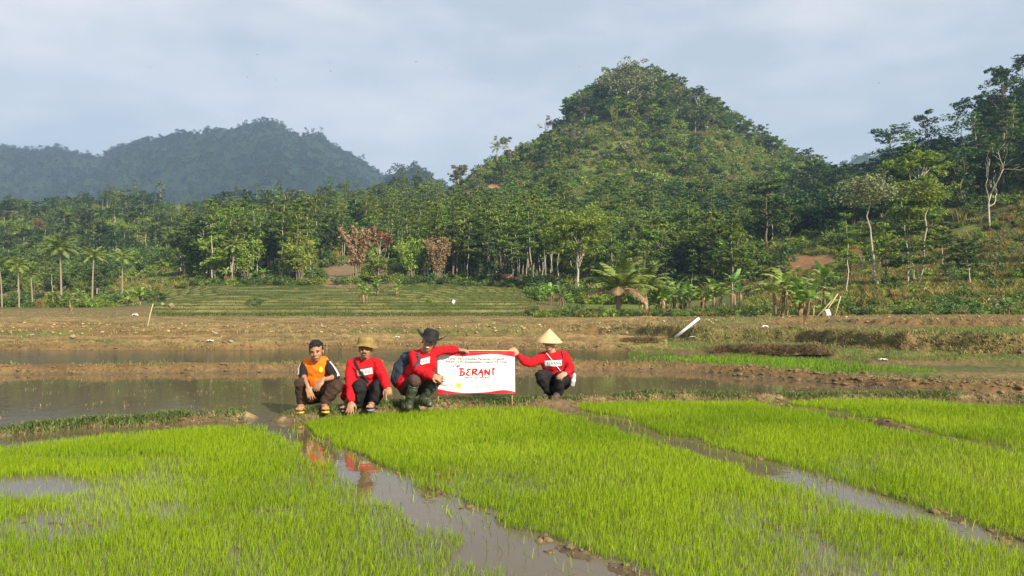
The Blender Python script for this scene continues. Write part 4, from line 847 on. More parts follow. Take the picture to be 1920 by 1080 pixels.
# mud clods: crumbly lumps
MUD = solid('mud_clod', (.18, .125, .065), .8, .35, 30, .6)
def clods(name, q, s0, s1, seed, mat=MUD, flat=.6):
    r = np.random.default_rng(seed); ico = bmesh.new(); bmesh.ops.create_icosphere(ico, subdivisions=2, radius=1); V = np.array([v.co[:] for v in ico.verts]); T = np.array([[v.index for v in f.verts] for f in ico.faces]); ico.free(); m = MB(); z = terrain(q[:, 0], q[:, 1])[0]
    for i in range(len(q)):
        s = s0 + (s1 - s0) * r.uniform() ** 2.5; D = 1 + (vn(V[:, 0] * 2 + i, V[:, 1] * 2 + V[:, 2] * 2, seed) - .5) * 1.0; a = r.uniform(0, 6.28); c, s_ = math.cos(a), math.sin(a); v = V * D[:, None] * s * np.array([1, r.uniform(.5, 1), flat * r.uniform(.5, 1.1)]); v = v @ np.array([[c, s_, 0], [-s_, c, 0], [0, 0, 1]])
        m.add(v + np.array([q[i, 0], q[i, 1], max(z[i], -.03) + s * .12]), None, T)
    return tag(m.build(name, mat, smooth=False), kind='stuff')
r = np.random.default_rng(501)
q = np.concatenate([along(MUD_AB, 260, .10, r), along(MUD_BC, 200, .10, r), along(RIDGE_C, 160, .10, r), along([tuple(at_z(1420, 752)[:2]), tuple(at_z(1470, 756)[:2])], 60, .15, r), along(BUND_M, 420, .16, r, -.06), along(BUND_L, 220, .14, r, -.1)]); q = q[q[:, 1] > 3.2]
clods('mud_clods', q, .008, .045, 502)
q = np.concatenate([along(line_of(B1, -200, 2200, .25), 500, .25, r), along(line_of(B1, 1380, 2300, .3), 500, .35, r), along(line_of(B3, -200, 2200, .4), 500, .3, r), along(line_of(B3, 1180, 2300, .1), 1200, .12, r), along(line_of(B2, -200, 1150, .3), 350, .25, r), along(line_of(B4, -200, 2200, .4), 400, .4, r)])
clods('mud_clods', q, .015, .06, 503)
clods('mud_clods', CL2, .015, .075, 504)
PALE = solid('dry_clod', (.40, .30, .15), .9, .3, 14, .4)
q = np.concatenate([along(line_of(B3, -200, 1200, .45), 260, .12, r), along(line_of(B4, -200, 2300, .4), 260, .15, r), along(line_of(B5, -200, 2300, .4), 240, .2, r), along(line_of(B3, -200, 1200, 2.2), 200, .25, r), CL2[:300]])
clods('dry_clods', q, .015, .075, 505, PALE)
# pale stones lying in the resting fields, each one a thing
STONE = solid('stone', (.28, .235, .165), .85, .25, 12, .4)
ST = []
def stone_mesh(seed):
    bm = bmesh.new(); bmesh.ops.create_icosphere(bm, subdivisions=3, radius=1)
    for v in bm.verts: v.co *= 1 + .45 * mnoise.noise(v.co * 1.1 + Vector((seed * 7.1, 0, 0))) + .1 * mnoise.noise(v.co * 4)
    me = bpy.data.meshes.new('stone'); bm.to_mesh(me); bm.free(); me.materials.append(STONE); return me
SM = [stone_mesh(i) for i in range(4)]
def stone(px, py, s, lab, k=0, dmin=18, flat=.6):
    o = bpy.data.objects.new('stone', SM[k]); C.objects.link(o); p = on_ground(px, py, dmin); o.location = p + Vector((0, 0, s * flat * .3)); s *= .7; o.scale = (s, s * .8, s * flat); o.rotation_euler = (0, 0, px); tag(o, lab, 'stone', 'pale stones lying on the fields')
stone(322, 575, .36, 'larger of two pale boulders on the terrace right of the palms', 0, 58, .8); stone(305, 573, .27, 'smaller of two pale boulders on the terrace right of the palms', 1, 58, .8)
stone(404, 627, .16, 'flat grey stone left of the standing bamboo pole foot row', 2); stone(138, 632, .14, 'dull round stone on the brown field at far left', 1); stone(60, 630, .12, 'tan stone near the left edge of the brown field', 3)
stone(434, 642, .10, 'white stone at the water edge behind the left pond', 0); stone(250, 615, .10, 'little stone left of the standing bamboo pole', 2); stone(157, 614, .10, 'little stone above the dull round stone', 3); stone(1175, 629, .14, 'pale stone right of the cone hat', 1); stone(627, 629, .10, 'pale stone above the bucket hat', 2)

# ---------------------------------------------------------------- poles, plank, litter, heaps, hut
BAMBOO = solid('bamboo_pole', (.50, .40, .22), .6, .2, 20, .2)
WHITE = solid('white_paint', (.72, .72, .70), .6, .06, 8)
p0 = on_ground(275, 614, 22); p1 = p0 + Vector((.16, .2, .0)) + Vector((0, 0, (614 - 570) / F * p0.y)); m = MB(); tube(m, [p0 - Vector((0, 0, .2)), (p0 + p1) / 2 + Vector((.01, 0, 0)), p1], [.022, .02, .015], 8)
tag(m.build('bamboo_pole', BAMBOO, smooth=True), 'thin bamboo pole standing upright in the brown field at left', 'pole')
p0 = on_ground(1269, 638, 20) - Vector((0, .45, 0)); p0 = at_d(1268, 631, p0.y); p1 = at_d(1309, 598, p0.y - .05); d = (p1 - p0).normalized(); m = MB(); side = d.cross(Vector((0, 1, 0))).normalized(); nn = d.cross(side)
Mx = np.array([d, side, nn]).T; box(m, (p0 + p1) / 2, ((p1 - p0).length + .1, .085, .022), Mx); tag(m.build('plank', WHITE), 'white plank leaning out of the mud bank on the right', 'plank')
pc = on_ground(1551, 597, 34); m = MB()
for a, b_ in (((-.55, 0, -.1), (.50, .1, 1.0)), ((-.28, 0, -.1), (.42, .0, .95)), ((.30, 0, 0), (.62, .1, .9))): tube(m, [pc + Vector(a), (pc + Vector(a) + pc + Vector(b_)) / 2, pc + Vector(b_)], .022, 6)
e = tag(m.build('pole_frame', BAMBOO, smooth=True), 'crossed bamboo poles tied together beside the banana plants', 'pole frame')
m = MB(); rr = np.random.default_rng(3); v = []
for i in range(7):
    for j in range(6): v.append(pc + Vector((-.1 + .035 * i + .02 * math.sin(j), -.06 + .03 * math.sin(i * 1.7 + j), .06 + .055 * j)))
m.add([tuple(q) for q in v], [(i * 6 + j, i * 6 + 6 + j, i * 6 + 7 + j, i * 6 + j + 1) for i in range(6) for j in range(5)]); o = m.build('cloth', WHITE, smooth=True); o.modifiers.new('thick', 'SOLIDIFY').thickness = .01; tag(o, 'white rag hanging on the crossed bamboo poles', 'rag')
def rag(px, py, w, h, lab, dmin=18, name='plastic_sheet', cat='litter', mat=WHITE, seed=0):
    w *= .6; h *= .6; p = on_ground(px, py, dmin); m = MB(); n = 8; v = []
    for i in range(n):
        for j in range(n):
            a, b_ = i / (n - 1) - .5, j / (n - 1) - .5; v.append((p.x + a * w * (1 + .2 * math.sin(j + seed)), p.y + b_ * w * .6, p.z + .01 + h * max(0, .5 + .5 * math.sin(i * 1.9 + seed) * math.cos(j * 1.3 + seed * 2)) * (1 - (2 * a) ** 4)))
    m.add(v, [(i * n + j, i * n + n + j, i * n + n + j + 1, i * n + j + 1) for i in range(n - 1) for j in range(n - 1)]); o = m.build(name, mat, smooth=True); o.modifiers.new('thick', 'SOLIDIFY').thickness = .006; tag(o, lab, cat)
rag(394, 642, .28, .07, 'crumpled white plastic on the bank behind the left pond'); rag(1298, 636, .3, .06, 'white plastic scrap on the wet field near the white plank', seed=2); rag(1654, 676, .28, .07, 'white plastic lump on the green field at right', seed=3, dmin=15)
rag(1434, 617, .35, .14, 'grey-white cloth draped over the bank on the right', seed=4, dmin=20); rag(254, 592, .6, .22, 'white plastic bundle beside the dark bush at left', seed=5, dmin=40); rag(745, 634, .25, .05, 'small white scrap on the field behind the bucket hat', seed=6)
# white marker board on the terraces
p = on_ground(850, 572, 52); m = MB(); box(m, p + Vector((0, 0, .22)), (.24, .05, .40), np.array(Matrix.Rotation(.35, 3, 'Y'))); tube(m, [p + Vector((.02, .03, -.2)), p + Vector((.06, .03, .3))], .02, 6); tag(m.build('marker', WHITE), 'small tilted white marker standing on the green terraces', 'marker')
# tiny hut at the foot of the wood
THATCH = solid('thatch', (.30, .20, .13), .95, .35, 14, .5); WOOD = solid('old_wood', (.14, .10, .07), .9, .3, 10, .3)
hp = on_ground(950, 530, 90); e = empty('hut', hp, .2); m = MB(); w_, d_, h_ = .9, .8, .62
m.add([(-w_, -d_, h_), (w_, -d_, h_), (w_, 0, h_ + .5), (-w_, 0, h_ + .5), (-w_, d_, h_), (w_, d_, h_), (-w_, -d_, h_ - .08), (w_, -d_, h_ - .08), (-w_, d_, h_ - .08), (w_, d_, h_ - .08)], [(0, 1, 2, 3), (3, 2, 5, 4), (6, 7, 1, 0), (4, 5, 9, 8), (8, 9, 7, 6)]); m.build('roof', THATCH, e)
for sx in (-1, 1):
    for sy in (-1, 1): m = MB(); tube(m, [(sx * .7, sy * .55, -.3), (sx * .7, sy * .55, h_)], .05, 6); m.build('post', WOOD, e)
m = MB(); box(m, (0, 0, .15), (1.5, 1.2, .06)); m.build('floor', WOOD, e); tag(e, 'tiny open hut with brown thatched roof at the wood edge', 'hut')
# heap of uprooted straw and mud
def heap(px0, px1, row, h, lab, seed, dmin=15):
    a, b_ = on_ground(px0, row, dmin), on_ground(px1, row + 3, dmin); dv = b_ - a; L_ = dv.length; n = 60; m = MB(); r = np.random.default_rng(seed); S = np.linspace(0, 1, n); T = np.linspace(0, np.pi, 9); v = []
    for s in S:
        c = a + dv * s; k = min(1, 8 * s, 8 * (1 - s)) * (.7 + .6 * mnoise.noise(Vector((s * 14, seed, 0)))) ; k = max(k, .1)
        for t in T: rr = h * k * (1 + .5 * mnoise.noise(Vector((s * 50, t * 3, seed)))); v.append((c.x, c.y - math.cos(t) * rr * 1.3, c.z - .03 + math.sin(t) * rr))
    m.add(v, grid_faces(n, 9)); e = empty('straw_heap', a); o = m.build('mud', MUD, None, True); o.parent = e; o.location = -a
    N = int(900 * L_); s = r.uniform(0, 1, N); t = r.uniform(.2, 2.9, N); P = np.array(a)[None] + np.array(dv)[None] * s[:, None]; P[:, 1] -= np.cos(t) * h * 1.1; P[:, 2] += np.sin(t) * h * .95 * np.minimum(1, np.minimum(8 * s, 8 * (1 - s))) - .02
    sb = blades('straw', P[:, 0], P[:, 1], P[:, 2], h * .8, .006, STRAW_B, seed, 1.4, 1.0); sb.parent = e; sb.location = -a; del sb['kind']; tag(e, lab, 'straw heap'); return e
STRAW_B = leafmat('old_straw', (.12, .08, .04), (.20, .14, .07), (.30, .21, .11), .1, 0, .9, 0)
heap(1336, 1560, 660, .16, 'long low heap of brown uprooted straw on the wet field', 3); heap(1165, 1235, 640, .10, 'short heap of muddy straw right of the cone hat', 4, 18)
# birds
BIRD = solid('bird_feathers', (.03, .03, .035), .8)
def bird_mesh(seed):
    m = MB(); r = random.Random(seed); f = r.uniform(-.2, .6)
    tube(m, [(0, -.11, 0), (0, -.05, .0), (0, .04, .0), (0, .12, 0)], [.006, .028, .022, .004], 6)
    for s in (-1, 1): m.add([(0, -.04, .01), (0, .05, .01), (s * .12, .03, .06 + f * .1), (s * .12, -.03, .06 + f * .1), (s * .26, .06, .02 + f * .22), (s * .12, 0, .045 + f * .1)], [(0, 1, 2, 3)], [(3, 2, 4), (5, 3, 4), (5, 2, 3)])
    return m.mesh('bird')
BM = [bird_mesh(i) for i in range(3)]
for q in BM: q.materials.append(BIRD)
BO = []
BL = [(482, 103), (517, 150), (620, 134), (803, 190), (851, 162), (706, 161), (926, 63), (1086, 125), (1478, 149), (1453, 120), (347, 200), (281, 127), (431, 158), (648, 252), (1622, 47), (1648, 156), (899, 15), (192, 149), (921, 150), (780, 116), (206, 222), (618, 117), (464, 145), (432, 103), (838, 128), (1672, 96)]
BO = sorted(q[0] for q in BL)
for i, (px, py) in enumerate(BL):
    o = bpy.data.objects.new('bird', BM[i % 3]); C.objects.link(o); dd_ = 60 + (i * 37) % 50; o.location = at_d(px, py, dd_); o.rotation_euler = (R((i * 31) % 40 - 20), R((i * 47) % 60 - 30), i * 1.1)
    s = .45 if i not in (1, 2, 3) else .7; o.scale = (s,) * 3; tag(o, f'small dark bird in the hazy sky, {ordinal(BO.index(px) + 1)} bird from the left', 'bird', 'birds in the sky')
# air
def haze():
    m, t, o = new_mat('haze_air'); v = t.nodes.new('ShaderNodeVolumePrincipled'); v.inputs['Color'].default_value = (.38, .57, .86, 1); v.inputs['Density'].default_value = .00037; v.inputs['Anisotropy'].default_value = .1
    t.links.new(v.outputs[0], o.inputs['Volume']); b = MB(); box(b, (200, 800, 161), (5600, 4200, 338)); h = b.build('haze', m); return tag(h, kind='stuff')
haze()
# ---------------------------------------------------------------- people
SKIN = solid('skin', (.36, .19, .11), .55, .08, 40, .05, .4); SKIN2 = solid('skin_light', (.48, .27, .17), .55, .08, 40, .05, .4)
HAIR = solid('hair', (.012, .010, .009), .5, .3, 80, .5); RED = solid('red_cotton', (.52, .013, .020), .9, .22, 7, .4, .1); ORANGE = solid('orange_cotton', (.85, .17, .01), .8, .12, 9, .25, .15)
BLACKC = solid('black_cotton', (.022, .020, .022), .85, .25, 9, .25, .15); BROWNC = solid('brown_cotton', (.055, .034, .024), .85, .25, 9, .25, .15); SHORTS = solid('shorts_cotton', (.075, .045, .04), .85, .25, 9, .25, .15)
WHITEC = solid('white_cotton', (.80, .80, .79), .8, .04, 9); YEL = solid('yellow_rubber', (.75, .48, .06), .6, .1); BOOT = solid('green_rubber', (.055, .07, .045), .4, .2, 6, .1, .4); BOOTG = solid('grey_rubber', (.085, .07, .055), .6, .3, 9, .2)
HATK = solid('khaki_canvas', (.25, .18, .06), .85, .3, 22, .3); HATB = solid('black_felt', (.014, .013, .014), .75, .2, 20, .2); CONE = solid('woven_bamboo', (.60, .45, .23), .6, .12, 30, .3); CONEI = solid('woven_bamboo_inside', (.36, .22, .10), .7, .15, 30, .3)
DARK = solid('dark_line', (.02, .015, .012), .5, .1); LIP = solid('lip', (.30, .10, .08), .5, .1); TEETH = solid('teeth', (.8, .78, .72), .3, .03); EYEW = solid('eye_white', (.6, .58, .54), .3, .03); PACK = solid('blue_grey_nylon', (.030, .042, .062), .7, .2, 9, .3); STRAPM = solid('strap_webbing', (.03, .02, .022), .8, .1)
SLIP = solid('slipper_strap', (.62, .45, .10), .6, .1); BLUEG = solid('grey_sandal', (.20, .22, .27), .7, .1)
_tmp = []
def ball(c, r, rot=None, n=12):
    """ellipsoid"""
    th = np.linspace(0, np.pi, n + 1); ph = np.arange(2 * n) * np.pi / n; r = np.broadcast_to(np.array(r, float), (3,))
    v = [(0, 0, 1.0)] + [(math.sin(t) * math.cos(p), math.sin(t) * math.sin(p), math.cos(t)) for t in th[1:-1] for p in ph] + [(0, 0, -1.0)]
    v = np.array(v) * r; 
    if rot is not None: v = v @ np.array(rot).T
    m = 2 * n; t = [(0, 1 + j, 1 + (j + 1) % m) for j in range(m)]; q = [(1 + i * m + j, 1 + (i + 1) * m + j, 1 + (i + 1) * m + (j + 1) % m, 1 + i * m + (j + 1) % m) for i in range(n - 2) for j in range(m)]
    e = len(v) - 1; t += [(e, 1 + (n - 2) * m + (j + 1) % m, 1 + (n - 2) * m + j) for j in range(m)]; return v + np.array(c, float), q, t
class Body:
    def __init__(s): s.mb = MB()
    def ell(s, c, r, rot=None): v, q, t = ball(c, r, rot); s.mb.add(v, q, t)
    def limb(s, pts, rad, k=4):
        """smooth tapered tube with round ends through the joints"""
        pts = [np.array(p, float) for p in pts]; P = []; Rr = []
        for i in range(len(pts) - 1):
            for j in range(k): t = j / k; P.append(pts[i] * (1 - t) + pts[i + 1] * t); Rr.append(rad[i] * (1 - t) + rad[i + 1] * t)
        P.append(pts[-1]); Rr.append(rad[-1]); P = np.array(P)
        if len(P) > 3:
            for _ in range(2 if k > 2 else 0): P[1:-1] = P[1:-1] * .6 + (P[:-2] + P[2:]) * .2
        d0 = P[0] - P[1]; d0 /= np.linalg.norm(d0) + 1e-9; d1 = P[-1] - P[-2]; d1 /= np.linalg.norm(d1) + 1e-9
        cp = [(P[0] + d0 * Rr[0] * f, Rr[0] * g) for f, g in ((.95, .25), (.7, .7), (.35, .93))]; cq = [(P[-1] + d1 * Rr[-1] * f, Rr[-1] * g) for f, g in ((.35, .93), (.7, .7), (.95, .25))]
        PP = [c[0] for c in cp] + list(P) + [c[0] for c in cq]; RR = [c[1] for c in cp] + Rr + [c[1] for c in cq]; tube(s.mb, PP, RR, 14)
    def bake(s, name, mat, parent, voxel=.006, smooth=5, fac=.5, wrinkle=0.0, wscale=14.0, origin=(0, 0, 0), seed=0, cut=None):
        me = s.mb.mesh('tmp'); o = bpy.data.objects.new('tmp', me); C.objects.link(o); r = o.modifiers.new('r', 'REMESH'); r.mode = 'VOXEL'; r.voxel_size = voxel; r.adaptivity = 0
        sm = o.modifiers.new('s', 'SMOOTH'); sm.factor = fac; sm.iterations = smooth; dg = bpy.context.evaluated_depsgraph_get(); dg.update(); ev = o.evaluated_get(dg); nm = bpy.data.meshes.new_from_object(ev); bpy.data.objects.remove(o)
        n = len(nm.vertices); co = np.empty(n * 3, np.float32); no = np.empty(n * 3, np.float32); nm.vertices.foreach_get('co', co); nm.vertices.foreach_get('normal', no); co = co.reshape(-1, 3); no = no.reshape(-1, 3)
        if wrinkle:
            w = fbm(co[:, 0] * wscale + co[:, 2] * wscale * .6 + seed, co[:, 2] * wscale * 1.3 - co[:, 1] * wscale * .8, 3, 5 + seed) - .5; w2 = 1 - np.abs(fbm(co[:, 0] * wscale * .7 + seed, co[:, 2] * wscale + co[:, 1] * 8, 2, 9 + seed) - .5) * 6; co += no * (w * wrinkle * 2 + np.clip(w2, 0, 1) * wrinkle * 1.3)[:, None]
        nm.vertices.foreach_set('co', (co - np.array(origin, np.float32)).ravel()); nm.name = name; nm.materials.clear()
        nm.polygons.foreach_set('use_smooth', np.ones(len(nm.polygons), bool)); nm.update(); ob = link(name, nm, mat, parent); return ob
def V(*a): return np.array(a, float)
def nrmz(v): v = np.array(v, float); return v / (np.linalg.norm(v) + 1e-9)
def hand(B, wrist, d, back, side, curl=.3, spread=.12, scale=1.0, point=False):
    """palm and five fingers; d = finger direction, back = back of hand normal, side=+1 thumb along +s"""
    d = nrmz(d); back = nrmz(np.array(back) - d * np.dot(back, d)); s = np.cross(d, back) * side; w = np.array(wrist, float); k = scale
    Rm = np.array([s, d, back]).T; B.ell(w + d * .052 * k, (.041 * k, .054 * k, .017 * k), Rm); B.limb([w - d * .02, w + d * .03 * k], [.024 * k, .024 * k], 2)
    for i, (off, ln) in enumerate(((.030, .072), (.010, .080), (-.011, .074), (-.030, .058))):
        f = w + d * (.092 - abs(off) * .25) * k + s * off * k; dd_ = nrmz(d + s * spread * off / .03); c = 0.05 if (point and i == 0) else (curl * (1 + .15 * i) if not point else .95); P = [f - dd_ * .02 * k, f]; ang = 0
        for L_ in (.42, .32, .26): ang += c * .9; nd = dd_ * math.cos(ang) - back * math.sin(ang); P.append(P[-1] + nd * ln * L_ * k)
        B.limb(P, [.0095 * k, .0095 * k, .0090 * k, .0082 * k, .0070 * k], 2)
    th = w + d * .025 * k + s * .028 * k; td = nrmz(d * .75 + s * .7 - back * .35); B.limb([w + d * .02 * k + s * .012 * k, th + td * .012 * k, th + td * .040 * k, th + nrmz(td + d * .4) * .066 * k], [.014 * k, .013 * k, .0105 * k, .0085 * k], 2)
def head(B, c, yaw, pitch=0, roll=0, k=1.0):
    """adds skull, jaw, nose, ears to the body; returns local frame"""
    M = np.array((Matrix.Rotation(yaw, 3, 'Z') @ Matrix.Rotation(roll, 3, 'Y') @ Matrix.Rotation(pitch, 3, 'X')))     # face looks along -Y of the frame
    g = lambda x, y, z: np.array(c) + M @ (V(x, y, z) * k)
    B.ell(g(0, .016, .030), V(.073, .090, .086) * k, M); B.ell(g(0, -.018, -.030), V(.058, .064, .078) * k, M); B.ell(g(0, -.034, -.078), V(.036, .036, .030) * k, M)
    for s in (-1, 1): B.ell(g(s * .036, -.050, -.020), V(.024, .022, .024) * k, M); B.ell(g(s * .075, .008, -.008), V(.010, .018, .030) * k, M); B.ell(g(s * .028, -.068, .026), V(.026, .012, .009) * k, M)
    B.limb([g(0, -.078, .016), g(0, -.096, -.016)], [.009 * k, .014 * k], 3); 
    for s in (-1, 1): B.ell(g(s * .010, -.088, -.020), V(.009, .010, .008) * k, M)
    B.ell(g(0, -.080, -.048), V(.025, .012, .007) * k, M); B.ell(g(0, -.078, -.058), V(.022, .012, .007) * k, M)
    return g, M
def part_ell(name, mat, parent, items, origin, smooth=True):
    m = MB()
    for c, r, rot in items: v, q, t = ball(c, r, rot, 8); m.add(v - np.array(origin), q, t)
    return m.build(name, mat, parent, smooth)
def face_parts(e, g, M, org, k=1.0, smile=False, tash=False, squint=.004, brow=True):
    for s in (-1, 1):
        part_ell('eye', DARK, e, [(g(s * .029, -.078, .011), V(.012, .005, squint) * k, M)], org)
        if brow: part_ell('eyebrow', HAIR, e, [(g(s * .030, -.081, .031), V(.018, .005, .0028) * k, M)], org)
    if smile: part_ell('teeth', TEETH, e, [(g(0, -.087, -.050), V(.020, .006, .0055) * k, M)], org)
    part_ell('mouth', LIP, e, [(g(0, -.0885, -.052 - (.009 if smile else 0)), V(.023, .005, .0032) * k, M)] + ([(g(0, -.0885, -.040), V(.025, .005, .0028) * k, M)] if smile else []), org)
    if tash: part_ell('moustache', HAIR, e, [(g(s * .015, -.092, -.036), V(.017, .006, .005) * k, M @ np.array(Matrix.Rotation(s * .25, 3, 'Y'))) for s in (-1, 1)], org); part_ell('goatee', HAIR, e, [(g(0, -.068, -.094), V(.014, .012, .012) * k, M)], org)
def hair_cap(e, g, M, org, k=1.0, short=False):
    B = Body(); B.ell(g(0, .032, .058), V(.079, .080, .070) * k, M)
    if not short: B.ell(g(.006, -.022, .092), V(.058, .048, .030) * k, M); B.ell(g(-.03, -.03, .078), V(.036, .035, .026) * k, M); B.ell(g(.034, -.022, .076), V(.032, .035, .024) * k, M)
    B.ell(g(0, .065, .0), V(.066, .040, .05) * k, M)
    for s in (-1, 1): B.ell(g(s * .067, .015, .030), V(.012, .026, .038) * k, M)
    return B.bake('hair', HAIR, e, .007, 3, .5, .006, 60, org)
def ribbon(name, mat, parent, pts, nrm, w, t, org):
    """flat strap of width w and thickness t along pts"""
    P = np.array(pts, float); n = len(P); tg = np.gradient(P, axis=0); tg /= np.linalg.norm(tg, axis=1)[:, None]; N = np.array([nrmz(np.array(nrm[i] if isinstance(nrm, list) else nrm)) for i in range(n)]); S = np.cross(tg, N); S /= np.linalg.norm(S, axis=1)[:, None]
    v = np.concatenate([P - S * w / 2, P + S * w / 2, P + S * w / 2 + N * t, P - S * w / 2 + N * t]) - np.array(org); q = []
    for i in range(n - 1):
        for a in range(4): b_ = (a + 1) % 4; q.append((a * n + i, b_ * n + i, b_ * n + i + 1, a * n + i + 1))
    q += [(0, n, 2 * n, 3 * n), (n - 1, 4 * n - 1, 3 * n - 1, 2 * n - 1)]; m = MB(); m.add(v, q); return m.build(name, mat, parent)
def snap(ob, pts, dirv=(0, 1, 0), off=.003, org=(0, 0, 0), back=1.0):
    """push points onto the surface of a garment (first hit along dirv)"""
    bpy.context.view_layer.update(); dv = Vector(dirv).normalized(); out_ = []
    from mathutils.bvhtree import BVHTree
    if ob.name not in _bv: me = ob.data; _bv[ob.name] = BVHTree.FromPolygons([v.co for v in me.vertices], [tuple(p.vertices) for p in me.polygons])
    for p in pts:
        q = Vector(p) - Vector(org); h = _bv[ob.name].ray_cast(q - dv * back, dv); out_.append((np.array(h[0]) + np.array(org) - np.array(dv) * off) if h[0] is not None else np.array(p))
    return out_
_bv = {}
def patch(parent, ob, org, corners, text, ink=(.02, .02, .05), size=.5, tilt=0.0, off=.006, name='name_patch'):
    """white cloth label lying on the garment, lettered"""
    c = [np.array(p, float) for p in corners]; nu, nv_ = 14, 6; P = [];
    for j in range(nv_):
        for i in range(nu): a, b_ = i / (nu - 1), j / (nv_ - 1); P.append((c[0] * (1 - a) + c[1] * a) * (1 - b_) + (c[3] * (1 - a) + c[2] * a) * b_)
    S = np.array(snap(ob, P, off=off, org=org)); dm = np.median(S[:, 1]); S[:, 1] = np.clip(S[:, 1], dm - .05, dm + .05)
    G = S.reshape(nv_, nu, 3)
    for _ in range(2): G[:, 1:-1, 1] = G[:, 1:-1, 1] * .4 + (G[:, :-2, 1] + G[:, 2:, 1]) * .3
    G[:, :, 1] -= .004
    m = MB(); m.add(G.reshape(-1, 3) - org, [(j * nu + i, j * nu + i + 1, (j + 1) * nu + i + 1, (j + 1) * nu + i) for j in range(nv_ - 1) for i in range(nu - 1)]); pt = m.build(name, WHITEC, parent, True); pt.modifiers.new('thick', 'SOLIDIFY').thickness = .002
    tm = text_mesh(text, ink, .12); 
    co = np.array([v.co[:] for v in tm.vertices]); w = co[:, 0].max() - co[:, 0].min(); h = co[:, 1].max() - co[:, 1].min(); a = (co[:, 0] - co[:, 0].min()) / w * .76 + .12; b_ = (co[:, 1] - co[:, 1].min()) / h * size + (1 - size) / 2
    fi = np.clip(a * (nu - 1), 0, nu - 1.001); fj = np.clip(b_ * (nv_ - 1), 0, nv_ - 1.001); i0, j0 = fi.astype(int), fj.astype(int); fi, fj = (fi - i0)[:, None], (fj - j0)[:, None]
    q = (G[j0, i0] * (1 - fi) + G[j0, i0 + 1] * fi) * (1 - fj) + (G[j0 + 1, i0] * (1 - fi) + G[j0 + 1, i0 + 1] * fi) * fj; q[:, 1] -= .004; tm.vertices.foreach_set('co', (q - org).astype(np.float32).ravel()); tm.update(); link('lettering', tm, None, pt); return pt
def text_mesh(txt, ink, shear=0.0, weight=0.0):
    cu = bpy.data.curves.new('t', 'FONT'); cu.body = txt; cu.shear = shear; cu.offset = weight; cu.resolution_u = 3; o = bpy.data.objects.new('t', cu); C.objects.link(o); dg = bpy.context.evaluated_depsgraph_get(); dg.update(); me = bpy.data.meshes.new_from_object(o.evaluated_get(dg)); bpy.data.objects.remove(o); me.name = 'lettering'; me.materials.clear(); k = 'ink_%d_%d_%d' % tuple(int(c * 99) for c in ink)
    me.materials.append(bpy.data.materials.get(k) or solid(k, ink, .7, .03)); return me
def J(px, py, dep): return np.array(at_d(px, py, dep))
def foot(B, ankle, toe, k=1.0, toes=True):
    a = np.array(ankle); t = np.array(toe); d = nrmz(t - a); B.limb([a + V(0, 0, .02), a + V(0, .01, -.045)], [.034 * k, .036 * k]); B.ell(a + (t - a) * .5 + V(0, 0, .0), (.040 * k, .04, .024 * k)); B.limb([a + V(0, .02, -.055), a + (t - a) * .6, t], [.030 * k, .033 * k, .026 * k])
    if toes:
        sd = nrmz(np.cross(d, (0, 0, 1)))
        for i in range(5): B.limb([t + sd * (i - 2) * .016, t + sd * (i - 2) * .018 + d * (.034 - abs(i - 1) * .004) - V(0, 0, .006)], [.011, .009], 2)
def slipper(e, ankle, toe, org, sole, strap, k=1.0):
    a = np.array(ankle) + V(0, .03, -.085); t = np.array(toe) + nrmz(np.array(toe) - np.array(ankle)) * .045 - V(0, 0, .030); d = nrmz(t - a); s = nrmz(np.cross(d, (0, 0, 1))); n = 16; L_ = np.linalg.norm(t - a); m = MB(); top = []; up = nrmz(np.cross(s, d))
    for i in range(n): an = i * 2 * math.pi / n; top.append(a + d * L_ * (.5 + .52 * math.cos(an)) + s * math.sin(an) * (.046 + .010 * math.cos(an)) * k)
    top = np.array(top); v = np.concatenate([top, top - up * .018, [top.mean(0)], [top.mean(0) - up * .018]]) - np.array(org); m.add(v, [(i, (i + 1) % n, n + (i + 1) % n, n + i) for i in range(n)], [(2 * n, (i + 1) % n, i) for i in range(n)] + [(2 * n + 1, n + i, n + (i + 1) % n) for i in range(n)]); sl = m.build('slipper', sole, e)
    m = MB(); tp = a + d * L_ * .80 + up * .01
    for sg in (-1, 1): tube(m, [tp - np.array(org), a + d * L_ * .66 + s * sg * .03 + up * .052 - np.array(org), a + d * L_ * .42 + s * sg * .046 + up * .01 - np.array(org)], .0075, 6)
    m.build('strap', strap, sl); return sl
def person(org, label):
    e = empty('person', tuple(org)); tag(e, label, 'person', 'farmers squatting on the bund'); return e
UP = V(0, 0, 1)

